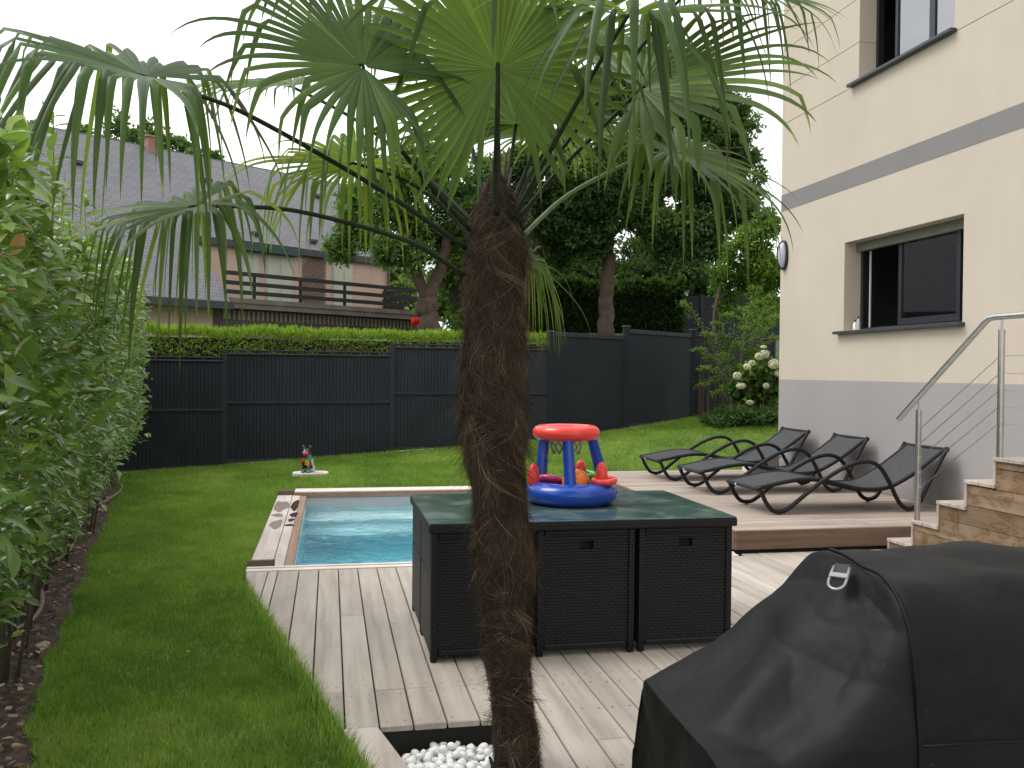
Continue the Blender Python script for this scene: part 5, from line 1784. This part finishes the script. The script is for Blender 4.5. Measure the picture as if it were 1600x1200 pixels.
for tt in (.15, .3, .4, .5, .62, .75, .9, .98):
    # an ovate leaf with a few more points, unit length along +x
    xs_ = [0, .12, .3, .5, .72, .9, 1.0]; ws = [.0, .13, .215, .225, .16, .06, .0]
    v_, f_ = [], []
    for x, w in zip(xs_, ws):
        zc = -.20*x*x
        v_ += [(x, -w, zc+.30*w), (x, 0, zc), (x, w, zc+.30*w)]
    for i in range(6):
        f_ += [(i*3, (i+1)*3, (i+1)*3+1, i*3+1), (i*3+1, (i+1)*3+1, (i+1)*3+2, i*3+2)]
    me = MB().add(v_, f_, tint=tt if abs(tt-.5) > 1e-3 else .505).mesh('leaf', smooth=True)
    me.materials.append(M['hedge']); lm.append(me)
tv = np.array([.15, .3, .4, .5, .62, .75, .9, .98])
for i in range(300):
    P, dr, nn, L, t = (q[i] for q in big)
    dr = dr/np.linalg.norm(dr); s = np.cross(nn, dr); s /= np.linalg.norm(s); nn = np.cross(dr, s)
    o = bpy.data.objects.new('leaf', lm[int(np.argmin(abs(tv-t)))]); link(o, hedge)
    R3 = np.stack([dr, s, nn], 1)*L
    o.matrix_local = Matrix([[*R3[0], P[0]], [*R3[1], P[1]], [*R3[2], P[2]], [0, 0, 0, 1]])
for i in range(64):
    y = 2.0+11.6*i/63+RNG.normal(0, .05)
    x = face_x(y)-.48+RNG.normal(0, .06); z0_ = float(gz(x, y))
    b = MB()
    for k in range(4):
        dx, dy = RNG.normal(0, .05, 2)
        b.tube([(x+dx, y+dy, z0_-.02), (x+dx*1.6+RNG.normal(0, .03), y+dy*2+RNG.normal(0, .03), z0_+.5), (x+dx*3, y+dy*4, z0_+1.2)], [.011, .009, .005], 5)
    b.build('stem', M['stem'], hedge, smooth=True)
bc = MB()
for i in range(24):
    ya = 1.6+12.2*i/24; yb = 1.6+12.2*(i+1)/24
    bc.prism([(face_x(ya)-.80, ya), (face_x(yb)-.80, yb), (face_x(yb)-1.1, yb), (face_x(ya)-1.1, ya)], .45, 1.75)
bc.build('shade_core', M['dark_gap'], hedge)  # near-black prisms paint the shade deep inside the hedge
# upright young shoots along the top
A, B, C = [], [], []; off = 0
sb_ = MB()
for i in range(90):
    y = RNG.uniform(3.0, 13.5); x = face_x(y)-RNG.uniform(.0, .45); zt_ = 2.0+.055*(y-3)
    h = RNG.uniform(.12, .38); lx, ly = RNG.normal(0, .06, 2)
    p0 = np.array([x, y, zt_-.15]); p1 = np.array([x+lx, y+ly, zt_+h])
    sb_.tube([tuple(p0), tuple(p1)], [.004, .002], 4)
    n = int(10+h*40)
    t_ = RNG.uniform(.1, 1, n)[:, None]
    V, F, T = leaf_arrays(p0+(p1-p0)*t_, rdir(n)*np.array([1, 1, .4])+np.array([0, 0, .45]), rdir(n)*.5+np.array([0, 0, 1.]), RNG.uniform(.045, .08, n), RNG.uniform(.02, .034, n), np.clip(RNG.normal(.72, .16, n), 0, .93), fold=.16, bend=.2)
    A.append(V); B.append(F+off); C.append(T); off += len(V)
mobj('young_shoots', np_mesh('young_shoots', np.concatenate(A), np.concatenate(B), np.concatenate(C)), M['hedge'], hedge)['kind'] = 'stuff'
sb_.build('shoot_stems', M['petiole_pale'], hedge)['kind'] = 'stuff'
# one long bare shoot arching out of the hedge
MB().tube(bez([at(62, 725, 3.6), at(90, 745, 3.55), at(108, 775, 3.5), at(120, 782, 3.5)], 6), .0045, 6).build('shoot', M['petiole_pale'], hedge, smooth=True)

# soil details: bark chips, hose, stones, fallen leaves
n = 6500
y = RNG.uniform(3.0, 13.6, n); x = soil_edge(y)-RNG.uniform(.02, .9, n)**1.0
P = np.stack([x, y, soilz(x, y)+.008], 1)
L = RNG.uniform(.014, .055, n)
V, F, T = leaf_arrays(P, rdir(n)*np.array([1, 1, .25]), np.array([0, 0, 1.])+rdir(n)*.5, L, L*.6, RNG.uniform(0, 1, n)**1.3, fold=.05, bend=.05, simple=True)
mobj('bark_chips', np_mesh('bark_chips', V, F, T), M['chip'], soil)['kind'] = 'stuff'
hose = thing('garden_hose', 'thin tan irrigation hose winding over the soil under the hedge', 'hose', (0, 0, 0))
hpts = [(-2.843, 12.943), (-2.50, 11.9), (-2.437, 10.795), (-2.50, 10.0), (-2.354, 9.29), (-2.16, 8.5), (-2.028, 7.727), (-2.08, 7.2), (-1.951, 6.735), (-1.80, 6.3), (-1.72, 5.954), (-1.70, 5.7), (-1.76, 5.40), (-1.72, 5.0), (-1.55, 4.2)]
hp_ = [(a, c, float(soilz(a, c))+.022) for a, c in hpts]
MB().tube(bez(hp_, 8), .013, 8).build('hose_tube', M['hose'], hose, smooth=True)
for i, (px, py, s, lab) in enumerate(((67, 1010, .034, 'tan stone lying on the soil beside the lawn edge'), (32, 1010, .026, 'smaller flat tan stone on the soil beside the hose'))):
    g = CAM+(at(px, py, 1.0)-CAM)*(1.5/(1.5-at(px, py, 1.0)[2]))
    bm = bmesh.new(); bmesh.ops.create_icosphere(bm, subdivisions=2, radius=s)
    for v in bm.verts:
        v.co *= 1+.25*math.sin(v.co.x*120+i)+.2*math.sin(v.co.y*150); v.co.z *= .55
    me = bpy.data.meshes.new('stone'); bm.to_mesh(me); bm.free()
    o = mobj('stone', me, M['stone'], None); o.location = (g[0], g[1], float(soilz(g[0], g[1]))+.012)
    tag(o, lab, 'stone')
def fallen(px, py, L, col, lab):
    g = CAM+(at(px, py, 1.0)-CAM)*(1.5/(1.5-at(px, py, 1.0)[2]))
    me = lm[col]
    o = bpy.data.objects.new('fallen_leaf', me); link(o)
    z = float(soilz(g[0], g[1]))+.05 if g[0] < soil_edge(g[1]) else float(gz(g[0], g[1]))+.035
    o.location = (g[0], g[1], z); o.scale = (L, L*1.5, L); o.rotation_euler = (.15, .1, random.uniform(0, 6.28))
    tag(o, lab, 'leaf')
fallen(45, 1092, .075, 6, 'pale green fallen leaf lying on the dark soil')
fallen(18, 1190, .07, 7, 'brown fallen leaf on the soil at the bottom left corner')
fallen(230, 1016, .035, 7, 'rust brown fallen leaf on the lawn, left of a pair')
fallen(291, 1016, .028, 7, 'rust brown fallen leaf on the lawn, right of a pair')
fallen(295, 902, .04, 6, 'small yellow fallen leaf in the middle of the lawn')

# ------------------------------------------------------------------ grass
def in_lawn(x, y):
    e = soil_edge(y)+.05*(vnoise(y*3.1, y*0, 3)-.5)+.06*(vnoise(y*11, x*11, 5)-.3)
    ok = x > e
    ok &= ~((y < 6.60) & (x > xl(y)-.004)) & ~((y >= 6.55) & (y < 11.40) & (x > -.603))
    ok &= ~((y < 11.585) & (x > 3.29)) & (y < yf(x)-.04)
    ok &= ~((x > 5.98) & (y < 11.45))
    ok &= ~((np.abs(x+.25) < .245) & (np.abs(y-12.86) < .165))
    return ok
def blades(n, xa, xb, ya, yb, h, w, seg2, dens_pow=1.0):
    y = ya+(yb-ya)*RNG.uniform(0, 1, n)**dens_pow; x = RNG.uniform(xa, xb, n)
    m = in_lawn(x, y); x, y = x[m], y[m]; n = len(x)
    z = gz(x, y)-.012
    patch = vnoise(x*1.3, y*1.3, 31)*.5+vnoise(x*4.2, y*4.2, 32)*.3+vnoise(x*11, y*11, 33)*.2
    H = h*RNG.uniform(.45, 1.3, n)*(.55+.8*patch)
    W = w*RNG.uniform(.7, 1.3, n)
    az = RNG.uniform(0, 2*np.pi, n); s = np.stack([np.cos(az), np.sin(az), np.zeros(n)], 1)
    lean = rdir(n)*np.array([1, 1, 0])*(RNG.uniform(.1, .95, n)*H)[:, None]
    b = np.stack([x, y, z], 1)
    up = np.stack([np.zeros(n), np.zeros(n), H], 1)
    t = np.clip(-.14+1.18*patch+RNG.normal(0, .16, n), 0, .9)
    dry = vnoise(x*2.3+7, y*2.3, 35)
    t = np.where(RNG.uniform(0, 1, n) < .02+.12*np.clip(dry-.62, 0, 1)*2, .97, t)
    if seg2:
        V = np.stack([b-s*W[:, None]*.5, b+s*W[:, None]*.5, b+up*.6+lean*.35+s*W[:, None]*.38, b+up*.6+lean*.35-s*W[:, None]*.38, b+up*.92+lean], 1)
        base = np.arange(n)[:, None]*5
        F = np.concatenate([base+np.array(q) for q in ([0, 1, 2], [0, 2, 3], [3, 2, 4])])
        return V.reshape(-1, 3), F, np.repeat(t, 5)
    V = np.stack([b-s*W[:, None]*.5, b+s*W[:, None]*.5, b+up+lean*.8], 1)
    F = np.arange(n*3).reshape(n, 3)
    return V.reshape(-1, 3), F, np.repeat(t, 3)
A, B, C = [], [], []; off = 0
for args in ((95000, -1.6, .35, 2.9, 5.0, .046, .0036, True), (70000, -2.1, -.0, 5.0, 7.2, .046, .0045, True), (75000, -2.9, -.55, 7.2, 11.5, .046, .007, False),
             (150000, -3.2, 4.0, 11.35, 14.9, .046, .010, False), (120000, 3.0, 9.6, 11.5, 18.2, .050, .011, False)):
    V, F, T = blades(*args)
    A.append(V); B.append(F+off); C.append(T); off += len(V)
gr = mobj('grass', np_mesh('grass', np.concatenate(A), np.concatenate(B), np.concatenate(C)), M['grass'])
tag(gr, 'short green lawn grass between hedge, deck and fence', 'grass', kind='stuff')
# uncut tufts leaning over the slanted deck edge
n = 2600
y = RNG.uniform(3.2, 6.6, n); x = xl(y)-RNG.exponential(.022, n)-.003
z = gz(x, y)
b0 = np.stack([x, y, z], 1); H = RNG.uniform(.04, .115, n)
s = unit(rdir(n)*np.array([1, 1, .05])); ln = np.stack([RNG.normal(.012, .028, n), RNG.normal(0, .03, n), np.zeros(n)], 1)
up = np.stack([np.zeros(n), np.zeros(n), H], 1); W = RNG.uniform(.003, .005, n)[:, None]
V = np.stack([b0-s*W*.5, b0+s*W*.5, b0+up*.6+ln*.4+s*W*.4, b0+up*.6+ln*.4-s*W*.4, b0+up*.95+ln], 1).reshape(-1, 3)
base = np.arange(n)[:, None]*5
F = np.concatenate([base+np.array(q) for q in ([0, 1, 2], [0, 2, 3], [3, 2, 4])])
o = mobj('edge_grass', np_mesh('edge_grass', V, F, np.repeat(np.clip(RNG.normal(.5, .22, n), 0, 1), 5)), M['grass'])
tag(o, 'longer grass blades along the slanted edge of the deck', 'grass', kind='stuff')

# ------------------------------------------------------------------ palm
palm = thing('windmill_palm', 'fan palm with a shaggy brown fibrous trunk standing in the white pebbles', 'palm tree', (.70, 3.40, -.17))
palm.location = (0, 0, 0)
TD = 3.43
prof = [(1245, 806, 36), (1200, 807, 38), (1150, 806, 40), (1110, 801, 34), (1050, 795, 37), (1000, 791, 39), (950, 792, 41), (905, 791, 46), (880, 790, 53), (850, 786, 49),
        (810, 783, 44), (770, 780, 44), (730, 774, 50), (680, 771, 55), (620, 771, 56), (560, 773, 53), (500, 774, 50), (450, 774, 47), (400, 775, 46), (365, 775, 44), (345, 776, 39), (325, 776, 30), (300, 776, 21), (272, 776, 11)]
tc = [at(px, py, TD) for (py, px, r) in prof]; tr_ = [r*TD/FPX for (_, _, r) in prof]
tp = np.array(bez(tc, 6)); ti = np.linspace(0, len(tr_)-1, len(tp)); trr = np.interp(ti, np.arange(len(tr_)), tr_)
nseg = 36
vs_, fs = [], []
for i, (c, r) in enumerate(zip(tp, trr)):
    for k in range(nseg):
        a = 2*math.pi*k/nseg
        w = .76*r*(1+.16*(float(vnoise(k*.5+(k % nseg == 0)*0, c[2]*9, 41))-.5)+.10*math.sin(3*a+c[2]*14)+.06*math.sin(c[2]*46+2*math.sin(a)))
        vs_.append((c[0]+w*math.cos(a), c[1]+w*math.sin(a), c[2]))
for i in range(len(tp)-1):
    for k in range(nseg):
        fs.append((i*nseg+k, i*nseg+(k+1) % nseg, (i+1)*nseg+(k+1) % nseg, (i+1)*nseg+k))
fs.append(tuple((len(tp)-1)*nseg+k for k in range(nseg)))
MB().add(vs_, fs).build('trunk', M['trunk'], palm, smooth=True)
# matted fibre: ribbons that wrap round the lower trunk and hang shaggy on the upper
def fibres(n, zlo, zhi, Lr, wr, hang, lift, out0, tuft_n=0):
    z = RNG.uniform(zlo, zhi, n); a = RNG.uniform(0, 2*np.pi, n)
    gi = None
    if tuft_n:
        gi = RNG.integers(0, tuft_n, n)
        z = RNG.uniform(zlo, zhi, tuft_n)[gi]+RNG.normal(0, .012, n); a = RNG.uniform(0, 2*np.pi, tuft_n)[gi]+RNG.normal(0, .10, n)
    zc = tp[:, 2]
    def axis(zv):
        return np.stack([np.interp(zv, zc, tp[:, 0]), np.interp(zv, zc, tp[:, 1])], -1), np.interp(zv, zc, trr)
    L = RNG.uniform(*Lr, n)
    ang = RNG.normal(hang, .55, n)                    # pi/2 straight down, 0 round the trunk
    sg = np.where(RNG.uniform(0, 1, n) < .5, -1, 1)
    tuft = vnoise(a*2.2, z*11, 51)
    lf = RNG.exponential(lift, n)*(.3+2.2*np.clip(tuft-.35, 0, 1))
    cu = RNG.normal(0, .35, n)
    if gi is not None:
        sg = np.where(RNG.uniform(0, 1, tuft_n) < .5, -1, 1)[gi]
        ang = RNG.normal(hang, .45, tuft_n)[gi]+RNG.normal(0, .16, n)
        cu = RNG.normal(0, .45, tuft_n)[gi]+RNG.normal(0, .10, n)
        lf = RNG.exponential(lift, tuft_n)[gi]*RNG.uniform(.6, 1.4, n)
    K = 5
    pts = []
    for k in range(K):
        t = k/(K-1)
        zz_ = z-L*t*np.sin(ang)-.02*t*t
        c, r = axis(np.clip(zz_, zc.min(), zc.max()))
        aa = a+sg*L*(t*np.cos(ang)+cu*t*t)/np.maximum(r, .03)
        ro = r*.79+out0+.010*tuft+lf*t**1.5+.004*np.sin(9*t+a*7)
        pts.append(np.stack([c[:, 0]+ro*np.cos(aa), c[:, 1]+ro*np.sin(aa), zz_], 1))
    pts = np.stack(pts, 1)
    tan = unit(pts[:, -1]-pts[:, 0])
    side = unit(np.cross(tan, unit(pts[:, 0]-np.concatenate([axis(z)[0], z[:, None]], 1)))+rdir(n)*.5)
    w = RNG.uniform(*wr, n)[:, None]
    V = []
    for k in range(K):
        ww = w*(1-.8*k/(K-1))
        V += [pts[:, k]-side*ww*.5, pts[:, k]+side*ww*.5]
    V = np.stack(V, 1)
    base = np.arange(n)[:, None]*(2*K)
    F = np.concatenate([base+np.array(q) for k in range(K-1) for q in ([2*k, 2*k+1, 2*k+3], [2*k, 2*k+3, 2*k+2])])
    t = np.clip(RNG.beta(2, 3.2, n)*.75+.5*(vnoise(a*1.6, z*7, 52)-.4), 0, 1); t = np.where(RNG.uniform(0, 1, n) < .02, 1, t)
    if gi is not None:
        t = np.clip(RNG.beta(2.2, 2.2, tuft_n)[gi]*.95+RNG.normal(0, .12, n), 0, 1)
    return V.reshape(-1, 3), F, np.repeat(t, 2*K)
A, B, C = [], [], []; off = 0
ztop = float(tp[-1][2])
for args in ((7800, -.12, 1.02, (.05, .15), (.0008, .0022), .25, .007, .004), (3200, .55, 1.15, (.05, .14), (.0007, .0018), .6, .026, .004),
             (9500, .95, ztop-.03, (.06, .18), (.0008, .0022), 1.1, .014, .004), (2600, .85, ztop-.1, (.07, .18), (.0006, .0014), 1.1, .040, .006),
             (1800, ztop-.30, ztop-.01, (.06, .15), (.0010, .0030), 1.2, .030, .004, 90), (9000, .75, ztop-.16, (.07, .17), (.0010, .0024), 1.05, .022, .008, 560), (6000, -.12, .95, (.05, .13), (.0009, .0020), .35, .014, .007, 420),
             (260, 1.0, ztop-.02, (.07, .16), (.002, .005), 1.0, .006, .006), (1600, -.1, .5, (.05, .12), (.0006, .0014), .4, .022, .004)):
    V, F, T = fibres(*args)
    A.append(V); B.append(F+off); C.append(T); off += len(V)
mobj('fibre_mat', np_mesh('fibre_mat', np.concatenate(A), np.concatenate(B), np.concatenate(C)), M['fibre'], palm)['kind'] = 'stuff'

def camdir(r, u, f):
    v = RGT*r+UPV*u+FWD*f
    return v/np.linalg.norm(v)
GV = np.array([0, 0, -1.0])
def frond(hub, A_, N_, R, base, via, nseg=44, spread=300, droop=2.2, din=.35, fused=.34, kink=.25, tint=.45, seed=1, stiff=2.6, kr=(.45, .85), cup=.12, pale=False, pr=.0066, skip=.0, wide=1.0):
    rg = np.random.default_rng(seed)
    hub = at(*hub)
    A = camdir(*A_); N = camdir(*N_); N = N-A*(N@A); N /= np.linalg.norm(N); Bv = np.cross(N, A)
    fr_o = bpy.data.objects.new('frond', None); link(fr_o, palm)
    vs_, fs, ts = [], [], []
    dth = rad(spread)/nseg
    K = 17
    for i in range(nseg):
        th = -rad(spread)/2+(i+.5)*dth
        if rg.uniform() < skip: continue
        R_ = R*1.04
        Lg = R_*(1.0-.30*(abs(th)/rad(160))**1.6)*rg.uniform(.88, 1.08)
        d = A*math.cos(th)+Bv*math.sin(th)+N*cup
        d /= np.linalg.norm(d)
        nl = N.copy()
        p = hub+d*.012
        dr_i = droop*rg.uniform(.5, 2.4)
        rf = R*fused*rg.uniform(.82, 1.14)
        kk = rg.uniform(*kr)*Lg if rg.uniform() < kink+.15 else 9
        step = (Lg-.012)/(K-1)
        tt = float(np.clip(tint+rg.normal(0, .17), 0, .9))
        wmax = rf*math.tan(dth/2)*1.06*wide
        b0 = len(vs_)
        r = .012
        for k in range(K):
            tl = max(0, (r-rf)/max(Lg-rf, 1e-6))
            w = r*math.tan(dth/2)*1.02 if r < rf else wmax*(1+.12*math.sin(math.pi*min(1, tl*2)))*max(0.0, 1-tl**1.9)
            s = np.cross(nl, d); s /= max(np.linalg.norm(s), 1e-6)
            nn = np.cross(d, s)
            pleat = .62*w if r < rf else .60*w
            tip_t = tt+(.40 if (k >= K-2 and rg.uniform() < .35) else 0)
            vs_ += [tuple(p-s*w), tuple(p+nn*pleat), tuple(p+s*w)]
            ts += [tip_t]*3
            g = din if r < rf else dr_i*(.12+stiff*tl**2)
            if abs(r-kk) < step*.75: g += 55*rg.uniform(.4, 1.1)
            d = d+GV*g*step*1.0/max(R, .3)*.62
            d /= np.linalg.norm(d)
            nl = nn
            p = p+d*step
            r += step
        for k in range(K-1):
            q = b0+k*3
            fs += [(q, q+3, q+4, q+1), (q+1, q+4, q+5, q+2)]
    me = np_mesh('blade', np.array(vs_), np.array(fs), np.clip(ts, 0, 1))
    mobj('blade', me, M['palm'], fr_o)
    bp = at(*base)
    pts = [bp]+[at(*v) for v in via]+[hub, hub+A*.02]
    pl = bez(pts, 8)
    MB().tube(pl, [pr*1.5-(pr*.75)*i/(len(pl)-1) for i in range(len(pl))], 7).build('petiole', M['petiole_pale' if pale else 'petiole'], fr_o, smooth=True)
frond((225, 119, 2.75), (-.90, .16, -.25), (-.10, .90, -.42), .80, (728, 388, 3.36), [(600, 300, 3.15), (400, 186, 2.9), (300, 145, 2.8)], droop=3.0, kink=.8, stiff=3.2, kr=(.25, .6), fused=.28, seed=1, tint=.42)
frond((305, 323, 2.90), (-.70, -.30, -.30), (-.25, .85, -.45), .64, (725, 430, 3.36), [(640, 378, 3.25), (480, 333, 3.05), (380, 323, 2.95)], droop=3.6, kink=.75, stiff=3.6, kr=(.22, .5), fused=.24, seed=2, tint=.48, spread=290)
frond((568, 105, 2.95), (-.80, .40, -.25), (.20, .60, -.75), .60, (735, 360, 3.38), [(660, 275, 3.25), (594, 190, 3.08), (568, 140, 3.0)], droop=2.2, kink=.4, seed=3, tint=.36, spread=310)
frond((553, 255, 3.55), (-.70, -.12, .35), (-.15, .95, .1), .62, (738, 375, 3.5), [(690, 320, 3.55), (630, 280, 3.58)], droop=3.8, kink=.65, stiff=3.4, kr=(.25, .6), fused=.28, seed=4, tint=.70, spread=300)
frond((778, 108, 3.15), (-.08, .95, -.28), (.02, .30, -.95), .66, (776, 335, 3.34), [(775, 260, 3.28), (777, 180, 3.2)], droop=1.2, din=.05, kink=.3, seed=5, tint=.38, spread=325, nseg=52, fused=.38, wide=.92, pr=.0085)
frond((806, 196, 3.75), (-.25, .85, .35), (.0, .45, -.90), .60, (785, 340, 3.5), [(795, 270, 3.65)], droop=1.7, din=.1, kink=.15, seed=6, tint=.60, spread=215, fused=.42)
frond((982, 24, 2.95), (.30, -.28, -.80), (.06, .92, -.38), .76, (800, 345, 3.36), [(860, 235, 3.2), (930, 110, 3.05)], droop=3.0, kink=.75, stiff=3.0, kr=(.15, .5), seed=27, tint=.28, spread=330, fused=.30, nseg=34, skip=.35, wide=.62)
frond((1060, 238, 3.60), (.62, -.38, -.15), (.25, .85, -.45), .66, (808, 378, 3.5), [(880, 310, 3.6), (960, 265, 3.65), (1010, 243, 3.63)], droop=3.4, kink=.45, kr=(.3, .65), fused=.28, seed=8, tint=.50, spread=300, pale=True)
frond((1000, 140, 3.30), (.90, .22, -.12), (-.10, .72, -.66), .70, (803, 350, 3.38), [(870, 270, 3.35), (950, 190, 3.32)], droop=1.9, kink=.25, kr=(.6, .9), seed=9, tint=.46, spread=230, nseg=28, fused=.36)
frond((826, 404, 3.72), (.40, -.35, .10), (.45, .75, -.35), .44, (806, 420, 3.5), [(818, 410, 3.62)], droop=4.5, kink=.75, kr=(.12, .35), seed=10, tint=.68, spread=210, nseg=30, fused=.18)
frond((870, 207, 3.85), (.15, .05, .80), (.0, .95, .1), .52, (795, 345, 3.5), [(825, 280, 3.7)], droop=3.2, kink=.2, seed=11, tint=.58, spread=300)
frond((690, 45, 3.85), (-.55, .35, .55), (.0, .75, -.55), .60, (765, 340, 3.45), [(740, 240, 3.6), (712, 130, 3.75)], droop=2.4, kink=.25, seed=12, tint=.52, spread=290)
frond((900, 80, 4.10), (.20, .65, .60), (.0, .55, -.80), .60, (790, 340, 3.5), [(825, 260, 3.75), (865, 160, 3.95)], droop=2.0, kink=.2, seed=13, tint=.60, spread=280)
frond((1070, -10, 3.45), (.92, -.10, .0), (-.05, .9, -.40), .66, (798, 340, 3.4), [(880, 230, 3.42), (980, 100, 3.45)], droop=2.6, kink=.35, seed=14, tint=.48, spread=280)
frond((455, 135, 3.75), (-.85, .08, .25), (-.05, .9, -.35), .54, (742, 350, 3.45), [(660, 270, 3.6), (560, 190, 3.7)], droop=2.4, kink=.2, seed=15, tint=.62, spread=250)
frond((770, -60, 3.75), (.0, .8, .35), (.0, .45, -.85), .60, (780, 330, 3.42), [(778, 200, 3.55), (774, 60, 3.68)], droop=2.2, kink=.25, seed=16, tint=.5, spread=300)
# young spear leaves and dry leaf bases in the heart of the crown
for (px, py, d, r_) in ((768, 250, 3.42, .011), (790, 240, 3.46, .010), (800, 262, 3.40, .008), (757, 285, 3.44, .010)):
    MB().tube([tuple(at(776+(px-776)*.3, 350, 3.42)), tuple(at(px, py, d))], [r_*1.4, r_*.6], 6).build('leaf_base', M['bark'], palm, smooth=True)
for (px, py) in ((790, 1160), (783, 1195)):
    MB().tube([tuple(at(px-16, 1225, 3.28)), tuple(at(px-13, py, 3.27)), tuple(at(px-18, py-12, 3.26))], [.009, .008, .005], 7).build('leaf_base', M['trunk'], palm, smooth=True)

# ------------------------------------------------------------------ put each thing's empty at the thing's base
bpy.context.view_layer.update()
for o in list(bpy.data.objects):
    if o.type == 'EMPTY' and o.parent is None and o.location.length < 1e-9 and o.children and o.get('kind') != 'structure':
        lo = np.array([1e9]*3); hi = -lo
        for c in o.children_recursive:
            if c.type != 'MESH': continue
            mw = np.array(c.matrix_world)
            for bb in c.bound_box:
                w = mw[:3, :3]@np.array(bb)+mw[:3, 3]
                lo = np.minimum(lo, w); hi = np.maximum(hi, w)
        base = Vector(((lo[0]+hi[0])/2, (lo[1]+hi[1])/2, lo[2]))
        o.location = base
        for c in o.children:
            c.location = c.location-base
bpy.context.view_layer.update()
